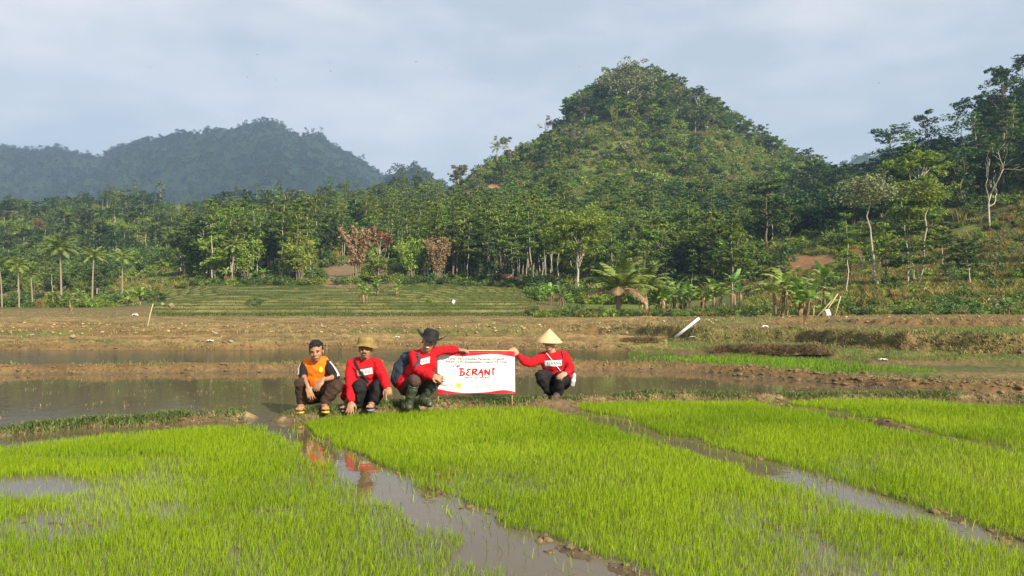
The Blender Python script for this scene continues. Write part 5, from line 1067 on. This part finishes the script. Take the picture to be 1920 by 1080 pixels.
# -- man A: orange polo, squatting at left
D = 9.78
def man_a():
    org = J(588, 770, D); e = person(org, 'bare-headed man squatting in orange and black polo shirt and yellow slippers'); B = Body()
    hc = J(593, 659, D - .16); g, M = head(B, hc, R(4), R(12), R(-5), 1.06); B.limb([hc + V(-.01, .04, -.04), J(589, 681, D - .03)], [.052, .056])
    sl, sr = J(570.5, 683, D - .0), J(610.5, 680, D + .02); el, er = J(568.5, 704, D - .13), J(628, 707, D - .16); wl, wr = J(577, 724, D - .34), J(606, 712, D - .36)
    B.limb([sl, el, wl], [.042, .034, .022]); B.limb([sr, er, wr], [.042, .034, .022]); B.limb([J(589, 684, D), J(587, 720, D + .08)], [.09, .09])
    hand(B, wl, J(583, 744, D - .36) - wl, V(.25, -1, .1), -1, .18, .12); hand(B, wr, J(592.5, 728, D - .40) - wr, V(-.2, -1, .5), 1, .25, .12)
    al, ar = J(566, 757, D - .22), J(607, 757, D - .22); tl, tr = J(562, 765.5, D - .36), J(610.5, 764.5, D - .35); B.limb([J(566, 735, D - .22), al], [.035, .032]); B.limb([J(613, 740, D - .22), ar], [.035, .032]); foot(B, al, tl); foot(B, ar, tr); B.bake('body', SKIN, e, .0055, 3, .45, origin=org)
    face_parts(e, g, M, org, 1.04); hair_cap(e, g, M, org, 1.04)
    T = Body(); ch = J(592, 690, D - .02); T.ell(ch, (.165, .105, .14)); T.ell(J(590, 707, D + .02), (.150, .12, .14)); T.ell(J(588, 722, D + .07), (.150, .12, .09)); T.limb([J(577, 680, D + .01), J(606, 678, D + .02)], [.062, .062]); T.ell(J(590, 680, D - .0), (.07, .06, .035)); sh = T.bake('shirt', ORANGE, e, .009, 6, .5, .008, 11, org, 1)
    for s, (a, b_) in enumerate(((sl, el), (sr, er))):
        S = Body(); c = b_ - a; S.limb([a + V(.022 if s == 0 else -.022, .01, .002), a + c * .45, a + c * .98], [.060, .062, .058]); o = S.bake('sleeve', BLACKC, e, .009, 5, .5, .003, 16, org, 3 + s)
        out_ = V(-1, 0, 0) if s == 0 else V(1, 0, 0)
        for kk, of in enumerate((-.016, .010)):
            pts = []
            for f in np.linspace(-.02, .98, 10):
                q = a + c * f + V(.006, 0, 0) * (0); pts.append(q)
            P2 = snap(o, [p + out_ * .2 for p in pts], -out_ + V(0, .0, 0), .004, org, 0.3); N_ = nrmz(out_ + V(0, -.6, .25)); pts2 = snap(o, [p + V(0, of, 0) for p in pts], -N_, .004, org, .35); ribbon('stripe', WHITEC, o, pts2, N_, .014, .002, org)
    cm = MB()
    for s in (-1, 1):     # polo collar flaps
        a0 = J(589, 681, D) + V(s * .020, -.11, -.015); a1 = J(589, 677.5, D) + V(s * .062, -.045, .012); a2 = J(589, 676, D) + V(s * .050, .03, .03); b0 = a0 + V(s * .030, .0, -.02); b1 = a1 + V(s * .024, -.008, -.022); b2 = a2 + V(s * .024, 0, -.022); cm.add(np.array([a0, a1, a2, b0, b1, b2]) - org, [(0, 1, 4, 3), (1, 2, 5, 4)])
    col = cm.build('collar', ORANGE, sh); col.modifiers.new('t', 'SOLIDIFY').thickness = .006
    bp_ = snap(sh, [J(606, 692, D)], off=.004, org=org)[0]; part_ell('badge', solid('yellow_badge', (.85, .75, .05), .7, .05), sh, [(bp_, (.026, .006, .032), None), (bp_ + V(.0, -.002, .02), (.016, .006, .02), None)], org)
    P = Body(); hl, hr = J(576, 730, D + .10), J(598, 730, D + .10); kl, kr = J(564.5, 718, D - .24), J(633, 721, D - .20); P.ell(J(586, 738, D + .13), (.17, .13, .12)); P.ell(J(574, 740, D + .05), (.12, .15, .11))
    P.limb([hl, (hl + kl) / 2 - V(0, 0, .01), kl, J(567, 738, D - .20), J(567, 752, D - .20)], [.098, .090, .075, .070, .066]); P.limb([hr, (hr + kr) / 2 - V(0, 0, .02), kr, J(619, 738, D - .20), J(610, 751, D - .20)], [.098, .090, .075, .068, .064]); P.bake('trousers', BROWNC, e, .009, 5, .5, .011, 12, org, 2)
    slipper(e, al, tl, org, YEL, SLIP); slipper(e, ar, tr, org, YEL, SLIP); return e
man_a()
# -- man B: bucket hat
def man_b():
    D = 9.82; org = J(684, 768, D); e = person(org, 'man in khaki bucket hat and red shirt with a strap across his chest'); B = Body()
    hc = J(685.5, 655, D - .10); g, M = head(B, hc, R(2), R(4), 0, 1.03); B.limb([hc + V(0, .03, -.04), J(683, 678, D)], [.052, .058])
    sl, sr = J(660, 683, D), J(706.5, 681, D); el, er = J(654.5, 712, D - .06), J(717, 706, D - .12); wl, wr = J(659.5, 752, D - .24), J(726.5, 724, D - .26)
    B.limb([sl, el, wl], [.045, .038, .026]); B.limb([sr, er, wr], [.045, .038, .026]); hand(B, wl, V(-.12, -.35, -1), V(.1, -1, .3), -1, .12, .25, 1.05); hand(B, wr, V(.22, -.25, -1), V(.1, -1, .3), 1, .35, .15, 1.05, True)
    al, ar = J(650, 757, D + .05), J(698, 753, D - .12); tl, tr = J(645, 763, D - .14), J(694, 761, D - .26); foot(B, al, tl); foot(B, ar, tr); B.limb([J(655, 742, D + .03), al], [.036, .034]); B.limb([J(700, 738, D - .10), ar], [.036, .034]); B.limb([J(684, 684, D), J(684, 715, D + .08)], [.09, .09]); B.bake('body', SKIN, e, .0055, 3, .45, origin=org)
    face_parts(e, g, M, org, 1.03, tash=True); hair_cap(e, g, M, org, 1.0, True)
    T = Body(); T.ell(J(684, 692, D), (.175, .11, .15)); T.ell(J(682, 712, D + .06), (.17, .13, .15)); T.ell(J(672, 733, D + .16), (.21, .15, .13)); T.ell(J(659, 742, D + .14), (.12, .13, .09)); T.limb([J(666, 682, D + .01), J(701, 680, D + .01)], [.066, .066])
    T.limb([sl, el, wl + (el - wl) * .06], [.068, .058, .044]); T.limb([sr, er, wr + (er - wr) * .06], [.068, .058, .044]); T.ell(J(683, 679, D - .01), (.075, .062, .03)); sh = T.bake('shirt', RED, e, .009, 5, .5, .010, 10, org, 5)
    P = Body(); hl, hr = J(672, 735, D + .12), J(697, 735, D + .12); kl, kr = J(674, 721, D - .18), J(712, 723, D - .16); P.ell(J(684, 738, D + .12), (.15, .13, .11)); P.limb([hl, (hl + kl) / 2, kl, J(674, 742, D - .12), J(671, 755, D - .06)], [.10, .092, .080, .072, .062]); P.limb([hr, (hr + kr) / 2, kr, J(706, 740, D - .12), J(700, 752, D - .10)], [.10, .092, .078, .070, .060]); P.bake('trousers', BLACKC, e, .009, 5, .5, .011, 12, org, 6)
    pts = snap(sh, [J(666 + 27 * t, 674 + 43 * t, D) for t in np.linspace(0, 1, 16)], off=.004, org=org); ribbon('strap', STRAPM, e, pts, V(0, -1, .1), .030, .004, org)
    patch(sh, sh, org, [J(673, 705, D), J(701, 699.5, D), J(700, 688, D), J(671.5, 693, D)], 'BERANI', off=.002)
    slipper(e, al, tl, org, BLUEG, BLUEG); slipper(e, ar, tr, org, BLUEG, BLUEG)
    # bucket hat
    m = MB(); n = 28; rings = [(.150, .040), (.120, .062), (.096, .070), (.095, .100), (.088, .138), (.060, .152), (.0, .154)]
    v = []
    for r_, z_ in rings:
        for i in range(n): a = i * 2 * math.pi / n; rx = max(r_, .002); dz = (-.012 * math.cos(2 * a + .4) + .008 * math.sin(3 * a)) * (r_ > .11) * (r_ / .15); v.append(g(rx * math.cos(a) * .98, rx * math.sin(a) * 1.08 + .008, z_ + dz))
    m.add(np.array(v) - org, grid_wrap(len(rings), n)); h = m.build('hat', HATK, e, True); h.modifiers.new('t', 'SOLIDIFY').thickness = .005
def grid_wrap(nr, n): return [(i * n + j, i * n + (j + 1) % n, (i + 1) * n + (j + 1) % n, (i + 1) * n + j) for i in range(nr - 1) for j in range(n)]
man_b()
# -- man C: black brimmed hat, backpack, boots
def man_c():
    D = 9.95; org = J(788, 760, D); e = person(org, 'smiling man in black brimmed hat, red shirt and rubber boots with a backpack'); B = Body()
    hc = J(804.5, 642, D - .10); g, M = head(B, hc, R(3), R(2), R(15), 1.06); B.limb([hc + V(-.02, .03, -.05), J(793, 668, D)], [.052, .058])
    sl, sr = J(777, 668, D - .06), J(809, 662, D + .08); el, er = J(783, 694, D - .16), J(833, 655, D + .14); wl, wr = J(809, 704, D - .30), J(857, 656, D + .30)
    B.limb([sl, el, wl], [.045, .038, .026]); B.limb([sr, er, wr], [.045, .038, .025]); hand(B, wl, V(1, -.1, -.32), V(.25, -.9, .6), 1, .14, .25, 1.05); hand(B, wr, V(1, .05, -.02), V(0, -.25, 1), -1, .30, .1, 1.0)
    kl, kr = J(778.5, 713, D - .26), J(822, 710, D - .16); al, ar = J(768, 745, D - .12), J(795, 744, D - .02); B.limb([J(766, 725, D + .08), kl, al], [.075, .058, .045]); B.limb([J(788, 725, D + .1), kr, ar], [.075, .058, .045]); B.limb([J(795, 672, D), J(772, 716, D + .08)], [.09, .09]); B.bake('body', SKIN, e, .0055, 3, .45, origin=org)
    face_parts(e, g, M, org, 1.04, smile=True); hair_cap(e, g, M, org, 1.0, True)
    T = Body(); T.ell(J(794, 678, D), (.165, .12, .15), np.array(Matrix.Rotation(R(25), 3, 'Y'))); T.ell(J(783, 698, D + .05), (.16, .13, .16), np.array(Matrix.Rotation(R(30), 3, 'Y'))); T.ell(J(764, 718, D + .10), (.15, .14, .13)); T.limb([J(780, 667, D - .03), J(806, 663, D + .06)], [.066, .062])
    T.limb([sl, el, wl + (el - wl) * .08], [.068, .060, .046]); T.limb([sr, er, wr + (er - wr) * .12], [.066, .056, .042]); T.ell(J(793, 666, D - .01), (.07, .06, .035)); T.ell(J(790, 708, D - .02), (.10, .12, .07)); sh = T.bake('shirt', RED, e, .009, 5, .5, .010, 10, org, 8)
    P = Body(); P.ell(J(770, 728, D + .12), (.16, .14, .11)); P.limb([J(766, 728, D + .10), (J(766, 728, D + .10) + kl) / 2, kl + (J(766, 728, D + .1) - kl) * .10], [.10, .095, .082]); P.limb([J(788, 726, D + .10), (J(788, 726, D + .1) + kr) / 2, kr + (J(788, 726, D + .1) - kr) * .10], [.10, .092, .080]); P.bake('shorts', SHORTS, e, .009, 6, .5, .006, 15, org, 9)
    for nm, k_, a_, toe in (('boot', kl, J(767, 754, D - .14), J(767, 764, D - .30)), ('boot', kr, J(792, 748, D - .06), J(806, 758, D - .20))):
        S = Body(); top = k_ + (a_ - k_) * .38; S.limb([top, (top + a_) / 2, a_, a_ - V(0, -.01, .03)], [.062, .058, .050, .048]); S.limb([a_ - V(0, -.02, .045), (a_ + toe) / 2 - V(0, 0, .012), toe], [.046, .048, .040]); b_ = S.bake(nm, BOOT, e, .008, 4, .5, .004, 16, org)
        rg = MB(); ax = nrmz(a_ - k_); s1_ = nrmz(np.cross(ax, (0, 1, .1))); s2_ = np.cross(ax, s1_); tp_ = top - ax * .045; q = [tp_ + (s1_ * math.cos(t) + s2_ * math.sin(t)) * .058 - org for t in np.linspace(0, 2 * math.pi, 20)]; tube(rg, q, .007, 6); rg.build('rim', BOOT, b_, True)
    patch(sh, sh, org, [J(787, 683.5, D), J(807.5, 679, D), J(807.5, 667.5, D), J(788.5, 673, D)], 'BERANI', off=.002)
    wm = MB(); ax = nrmz(wr - er); s1_ = nrmz(np.cross(ax, (0, 0, 1))); s2_ = np.cross(ax, s1_); c_ = wr - ax * .004; tube(wm, [c_ + (s1_ * math.cos(t) + s2_ * math.sin(t)) * .029 - org for t in np.linspace(0, 2 * math.pi, 18)], .009, 6); wm.build('watch', DARK, e, True)
    # hat: crown with a dent, brim rolled up at both sides
    m = MB(); n = 32; rings = [(.172, .050), (.140, .044), (.115, .046), (.098, .056), (.094, .090), (.088, .130), (.066, .156), (.030, .150), (.0, .144)]; v = []
    for r_, z_ in rings:
        for i in range(n): a = i * 2 * math.pi / n; rx = max(r_, .002); up = .062 * abs(math.cos(a)) ** 2.2 * max(0, (r_ - .10) / .06) - .02 * abs(math.sin(a)) * max(0, (r_ - .1) / .085); v.append(g(rx * math.cos(a) * (1.0 if r_ < .1 else .98), rx * math.sin(a) * 1.10 + .008, z_ + up))
    m.add(np.array(v) - org, grid_wrap(len(rings), n)); h = m.build('hat', HATB, e, True); h.modifiers.new('t', 'SOLIDIFY').thickness = .005
    pts = snap(sh, [J(782 + 6 * math.sin(t * 3), 661 + 24 * t, D) for t in np.linspace(0, 1, 10)], off=.003, org=org)
    ribbon('shoulder_strap', PACK, e, pts, V(.2, -1, .1), .045, .008, org)
    # backpack is a thing of its own, worn on the back
    po = J(752, 700, D + .16); k = empty('backpack', tuple(po)); S = Body(); S.ell(J(758, 690, D + .13), (.125, .12, .175), np.array(Matrix.Rotation(R(22), 3, 'Y'))); S.ell(J(751, 706, D + .14), (.115, .125, .155), np.array(Matrix.Rotation(R(12), 3, 'Y'))); S.ell(J(766, 674, D + .12), (.09, .12, .10)); S.bake('bag', PACK, k, .009, 6, .5, .009, 10, po, 4)
    m = MB(); tube(m, [J(740, 692, D + .02) - po, J(736, 706, D + .0) - po, J(741, 720, D + .02) - po], .012, 6); m.build('piping', solid('dark_navy', (.02, .025, .04), .7), k, True); m = MB(); tube(m, [J(766, 664, D + .1) - po, J(770, 660.5, D + .09) - po, J(774, 664, D + .08) - po], .008, 6); m.build('handle', STRAPM, k, True); tag(k, 'blue-grey backpack worn by the man in the black hat', 'backpack')
man_c()
# -- man D: cone hat
def man_d():
    D = 10.75; org = J(1040, 745, D); e = person(org, 'man in pointed bamboo cone hat holding the right end of the banner'); B = Body()
    hc = J(1029.5, 642, D - .08); g, M = head(B, hc, R(-8), R(2), R(2), 1.0); B.limb([hc + V(.01, .03, -.04), J(1036, 665, D)], [.050, .056])
    sl, sr = J(1018, 670, D), J(1057, 668, D + .02); el, er = J(991, 683, D - .06), J(1070, 691, D - .02); wl, wr = J(972, 666, D - .10), J(1063, 698.5, D - .24)
    B.limb([sl, el, wl], [.045, .036, .025]); B.limb([sr, er, wr], [.045, .036, .025]); hand(B, wl, V(-.62, -.05, .78), V(.5, -.85, .2), -1, .42, .15, 1.0); hand(B, wr, V(-.72, -.35, -.35), V(.2, -.6, 1), 1, .4, .15, 1.05)
    kl, kr = J(1012, 704, D - .22), J(1051, 707, D - .24); al, ar = J(1031, 737, D + .02), J(1046, 737, D - .10); B.limb([J(1038, 710, D + .12), kl, al], [.07, .05, .04]); B.limb([J(1054, 712, D + .12), kr, ar], [.07, .05, .04]); B.limb([J(1037, 672, D), J(1042, 706, D + .06)], [.09, .09]); B.bake('body', SKIN2, e, .0055, 3, .45, origin=org)
    face_parts(e, g, M, org, 1.0, smile=True); hair_cap(e, g, M, org, .98, True)
    m = MB()
    for s in (-1, 1): q = [g(s * .032 + .022 * math.cos(t), -.094, .012 + .016 * math.sin(t)) - org for t in np.linspace(0, 2 * math.pi, 14)]; tube(m, q, .0026, 5); tube(m, [g(s * .054, -.092, .014) - org, g(s * .078, -.01, .012) - org], .0026, 5)
    tube(m, [g(-.01, -.096, .014) - org, g(.01, -.096, .014) - org], .0026, 5); m.build('glasses', DARK, e, True)
    T = Body(); T.ell(J(1038, 680, D), (.168, .11, .15)); T.ell(J(1042, 697, D + .05), (.155, .125, .14)); T.limb([J(1022, 669, D + .01), J(1053, 667, D + .01)], [.064, .064]); T.limb([sl, el, wl + (el - wl) * .06], [.068, .054, .040]); T.limb([sr, er, wr + (er - wr) * .1], [.068, .060, .046]); T.ell(J(1036, 667, D - .01), (.075, .06, .028)); T.ell(J(1058, 708, D + .12), (.10, .12, .08)); sh = T.bake('shirt', RED, e, .009, 5, .5, .010, 10, org, 11)
    P = Body(); P.ell(J(1050, 715, D + .14), (.15, .13, .11)); hl, hr = J(1040, 712, D + .12), J(1056, 714, D + .12); P.limb([hl, (hl + kl) / 2, kl, (kl + al) / 2 + V(0, -.02, 0), al], [.10, .090, .078, .066, .056]); P.limb([hr, (hr + kr) / 2, kr, (kr + ar) / 2, ar], [.10, .09, .078, .068, .058]); P.bake('trousers', BLACKC, e, .009, 5, .5, .011, 12, org, 12)
    for a_, toe in ((al, J(1017, 745, D - .08)), (ar, J(1040, 748, D - .28))): S = Body(); S.limb([a_ + V(0, 0, .05), a_], [.052, .05]); S.limb([a_ - V(0, -.01, .03), (a_ + toe) / 2, toe], [.046, .046, .038]); S.bake('shoe', BOOTG, e, .008, 4, .5, .004, 16, org)
    patch(sh, sh, org, [J(1021, 686, D), J(1053, 685, D), J(1052.5, 674, D), J(1020, 675.5, D)], 'BERANI', off=.002, size=.5)
    pts = snap(sh, [J(1023 + 30 * t, 660 + 38 * t, D) for t in np.linspace(0, 1, 12)], off=.003, org=org); ribbon('cord', WHITEC, e, pts, V(0, -1, .1), .010, .004, org)
    pts = snap(sh, [J(1052 + 3 * math.sin(t * 3), 658 + 30 * t, D) for t in np.linspace(0, 1, 9)], off=.003, org=org); ribbon('shoulder_strap', STRAPM, e, pts, V(0, -1, .1), .018, .004, org)
    m = MB(); n = 40; R0, H0 = .176, .17; rings = [(0.002, 1.0), (.12, .90), (.35, .67), (.6, .42), (.82, .19), (1.0, .0), (1.005, -.05)]; v = [g(R0 * r_ * math.cos(i * 2 * math.pi / n), .005 + R0 * r_ * math.sin(i * 2 * math.pi / n), .012 + H0 * z_) for r_, z_ in rings for i in range(n)]; m.add(np.array(v) - org, grid_wrap(len(rings), n)); h = m.build('cone_hat', CONE, e, True)
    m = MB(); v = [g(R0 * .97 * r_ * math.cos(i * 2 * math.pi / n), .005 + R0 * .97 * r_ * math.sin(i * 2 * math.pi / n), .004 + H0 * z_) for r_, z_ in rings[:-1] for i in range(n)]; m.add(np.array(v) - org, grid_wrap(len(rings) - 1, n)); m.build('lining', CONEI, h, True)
    # bottle
    bo = J(1073, 724, D - .05); b_ = empty('bottle', tuple(bo)); mt, t, o = new_mat('clear_plastic'); pr = t.nodes.new('ShaderNodeBsdfPrincipled'); pr.inputs['Base Color'].default_value = (.8, .86, .88, 1); pr.inputs['Roughness'].default_value = .12; pr.inputs['Transmission Weight'].default_value = .6; t.links.new(pr.outputs[0], o.inputs[0])
    ax = nrmz(V(.16, 0, 1)); m = MB(); tube(m, [ax * z_ for z_ in (0, .01, .05, .06, .10, .14, .165, .175, .185)], [.028, .032, .032, .029, .032, .032, .020, .013, .013], 14); m.build('bottle_body', mt, b_, True); m = MB(); tube(m, [ax * .183, ax * .200], [.016, .016], 12); m.build('cap', solid('blue_cap', (.04, .06, .12), .5), b_, True); m = MB(); tube(m, [ax * .065, ax * .10], [.0335, .0335], 14, cap=False); m.build('bottle_label', WHITEC, b_, True); tag(b_, 'clear plastic water bottle hanging beside the cone-hatted man', 'bottle')
man_d()
# -- banner
def banner():
    A0, A1 = J(820.5, 738.5, 10.22), J(965.5, 737.5, 10.45); B0, B1_ = J(820, 658.5, 10.22), J(965.5, 659.5, 10.45); nu, nv_ = 90, 40
    org = A0; e = empty('banner', tuple(org)); right = nrmz(A1 - A0); W_ = np.linalg.norm(A1 - A0); H_ = np.linalg.norm(B0 - A0); nrm = nrmz(np.cross(right, UP)) 
    def pos(u, v, off=0.0):
        p = (A0 * (1 - u) + A1 * u) * (1 - v) + (B0 * (1 - u) + B1_ * u) * v; k = .016 * math.sin(u * 9 + v * 2) * (1 - v * .6) + .009 * math.sin(u * 21 - v * 4) * (.3 + abs(v - .5)); sag = -.010 * math.sin(math.pi * u) * v; return p + nrm * (k + off) + UP * sag
    if nrm[1] > 0: nrm = -nrm
    sm_ = lambda u, K: float(np.interp(u, *K)) * .5 + .25 * float(np.interp(u - .04, *K)) + .25 * float(np.interp(u + .04, *K))
    KT = ([0, .04, .12, .22, .32, .42, .55, .68, .78, .88, 1.0], [.935, .955, .93, .905, .90, .915, .945, .96, .95, .92, .87]); KB = ([0, .1, .2, .32, .45, .58, .68, .78, .88, .94, 1.0], [.12, .085, .05, .025, .018, .022, .045, .08, .085, .07, .035])
    top = lambda u: sm_(u, KT)
    bot = lambda u: sm_(u, KB)
    m = MB(); v = [pos(i / nu, j / nv_) - org for j in range(nv_ + 1) for i in range(nu + 1)]; m.add(v, [(j * (nu + 1) + i, j * (nu + 1) + i + 1, (j + 1) * (nu + 1) + i + 1, (j + 1) * (nu + 1) + i) for j in range(nv_) for i in range(nu)])
    vinyl = solid('white_vinyl', (.74, .74, .75), .45, .02, 5, 0, .4); s = m.build('sheet', vinyl, e, True); s.modifiers.new('t', 'SOLIDIFY').thickness = .002; redv = solid('red_vinyl', (.60, .01, .03), .45, .12, 14, 0, .4)
    for lo_, hi_ in ((lambda u: top(u), lambda u: 1.0), (lambda u: 0.0, lambda u: bot(u))):
        m = MB(); k = 5; v = [pos(i / nu, lo_(i / nu) * (1 - j / k) + hi_(i / nu) * j / k, .004) - org for j in range(k + 1) for i in range(nu + 1)]; m.add(v, [(j * (nu + 1) + i, j * (nu + 1) + i + 1, (j + 1) * (nu + 1) + i + 1, (j + 1) * (nu + 1) + i) for j in range(k) for i in range(nu)]); m.build('red_wave', redv, e, True)
    def letters(txt, u0, u1, v0, v1, ink, shear=.25, weight=0.0, wob=0.0, name='lettering'):
        tm = text_mesh(txt, ink, shear, weight); co = np.array([q.co[:] for q in tm.vertices]); mn, mxx = co.min(0), co.max(0); a = (co[:, 0] - mn[0]) / (mxx[0] - mn[0]); b_ = (co[:, 1] - mn[1]) / (mxx[1] - mn[1])
        q = np.array([pos(u0 + (u1 - u0) * x, v0 + (v1 - v0) * y + wob * math.sin(x * 31), .0045 + (.0015 if wob else 0)) for x, y in zip(a, b_)]); tm.vertices.foreach_set('co', (q - org).astype(np.float32).ravel()); tm.update(); o = link(name, tm, None, e); return o
    G = (.10, .10, .12)
    letters('Lahan Percontohan Pertanian Organik', .135, .865, .795, .870, G, .3, .014); letters('Sistem SOF (Sustainable Organic Farming)', .10, .90, .725, .797, G, .3, .014)
    letters('Cap', .20, .29, .61, .71, (.06, .06, .07), .35, .018); 
    # brush-painted headline, one stroke set per letter
    m = MB(); sc_ = lambda x, y: (.275 + x * .485 / 6.0, .435 + y * .165)
    L_ = {0: [[(0, 1.0), (.9, .95)], [(.32, .95), (.30, .05)], [(.35, .62), (.8, .5), (.85, .25), (.6, .05), (.02, .0)], [(.05, .0), (.35, .08)]],
          1: [[(.95, .88), (.55, .95), (.3, .8), (.6, .55)], [(.6, .55), (.2, .35), (.3, .05), (.95, .1)]], 2: [[(.2, 1.0), (.15, .0)], [(.1, .97), (.75, .92), (.8, .7), (.25, .5)], [(.3, .52), (.6, .3), (.95, .05)]],
          3: [[(.55, 1.0), (.25, .4), (.02, .15)], [(.6, 1.0), (.7, .4), (.72, -.2)], [(.1, .42), (.8, .5)]], 4: [[(.12, .95), (.15, .0)], [(.12, .95), (.75, .1)], [(.85, 1.0), (.78, .0)]], 5: [[(.35, .85), (.42, .0)], [(.3, 1.05), (.5, 1.12), (.55, .95), (.35, .9), (.3, 1.05)]]}
    ink = solid('red_ink', (.40, .02, .045), .5, .6, 45)
    for k, strokes in L_.items():
        for st in strokes:
            P = np.array([sc_(k + x, y) for x, y in st]); T_ = np.linspace(0, len(P) - 1, 4 * (len(P) - 1) + 1); P = np.stack([np.interp(T_, range(len(P)), P[:, c]) for c in (0, 1)], 1); d = np.gradient(P, axis=0) * np.array([W_, H_]); d /= np.linalg.norm(d, axis=1)[:, None] + 1e-9; wd = .0085 * np.sin(np.linspace(.5, 2.7, len(P))) * (1.45 if k in (0, 2, 4) else 1.2)
            a = P + np.stack([-d[:, 1] / W_, d[:, 0] / H_], 1) * wd[:, None]; b_ = P - np.stack([-d[:, 1] / W_, d[:, 0] / H_], 1) * wd[:, None]; n = len(P); v = [pos(x, y, .005) - org for x, y in np.concatenate([a, b_])]; m.add(v, [(i, i + 1, n + i + 1, n + i) for i in range(n - 1)])
    m.build('headline', ink, e)
    m = MB(); n = 12; tt = np.linspace(0, 1, n); v = [pos(.735 + .06 * t, .60 + .045 * math.sin(t * 2.2) + sg * .012 * math.sin(math.pi * t), .005) - org for sg in (-1, 1) for t in tt]; m.add(v, [(i, i + 1, n + i + 1, n + i) for i in range(n - 1)]); m.build('leaf_mark', solid('pale_yellow_ink', (.65, .6, .25), .5), e)
    letters('( BERAS ASLI PETANI )', .325, .68, .355, .405, (.16, .16, .18), .2, .022); letters('Didukung oleh', .035, .195, .185, .235, (.42, .10, .10), .3, .02)
    letters('P A S I A', .60, .73, .185, .24, (.35, .35, .37), .0, .02); letters('m i k', .485, .535, .235, .275, (.35, .35, .37), .0, .02)
    m = MB(); v = [pos(x, y, .005) - org for x, y in ((.235, .13), (.30, .13), (.305, .26), (.23, .26))]; m.add(v, [(0, 1, 2, 3)]); lg = m.build('emblem', solid('lime_ink', (.65, .78, .12), .5, .03), e); m = MB(); v = [pos(.2675 + .020 * math.sin(a), .20 + .036 * math.cos(a), .0065) - org for a in np.arange(5) * 2 * math.pi / 5] + [pos(.2675 + .009 * math.sin(a), .197 + .016 * math.cos(a), .0065) - org for a in np.arange(5) * 2 * math.pi / 5]; m.add(v, [(i, (i + 1) % 5, 5 + (i + 1) % 5, 5 + i) for i in range(5)]); m.build('ring', solid('dark_green_ink', (.03, .12, .03), .5), lg)
    m = MB(); v = [pos(x, y, .005) - org for x, y in ((.485, .165), (.51, .145), (.53, .17), (.52, .19), (.508, .178), (.495, .192))]; m.add(v, [(0, 1, 4, 5), (1, 2, 3, 4)]); m.build('small_mark', solid('grey_green_ink', (.30, .36, .30), .5), e)
    m = MB(); tube(m, [B0 + UP * .012 - V(.02, 0, 0) - org, (B0 + B1_) / 2 + UP * .012 - org, B1_ + UP * .012 + V(.03, 0, 0) - org], .008, 8); m.build('top_rod', BAMBOO, e, True)
    for q0, q1 in ((A0 + right * .012, B0 + right * .012), (A1 - right * .03, B1_ - right * .03)): m = MB(); g0 = np.array([q0[0], q0[1], tz1(q0[0], q0[1]) - .06]); tube(m, [g0 - nrm * .040 - org, q1 - nrm * .040 - org], .010, 8); m.build('pole', BAMBOO, e, True)
    tag(e, 'white BERANI banner with wavy red edges held upright between two poles', 'banner')
banner()
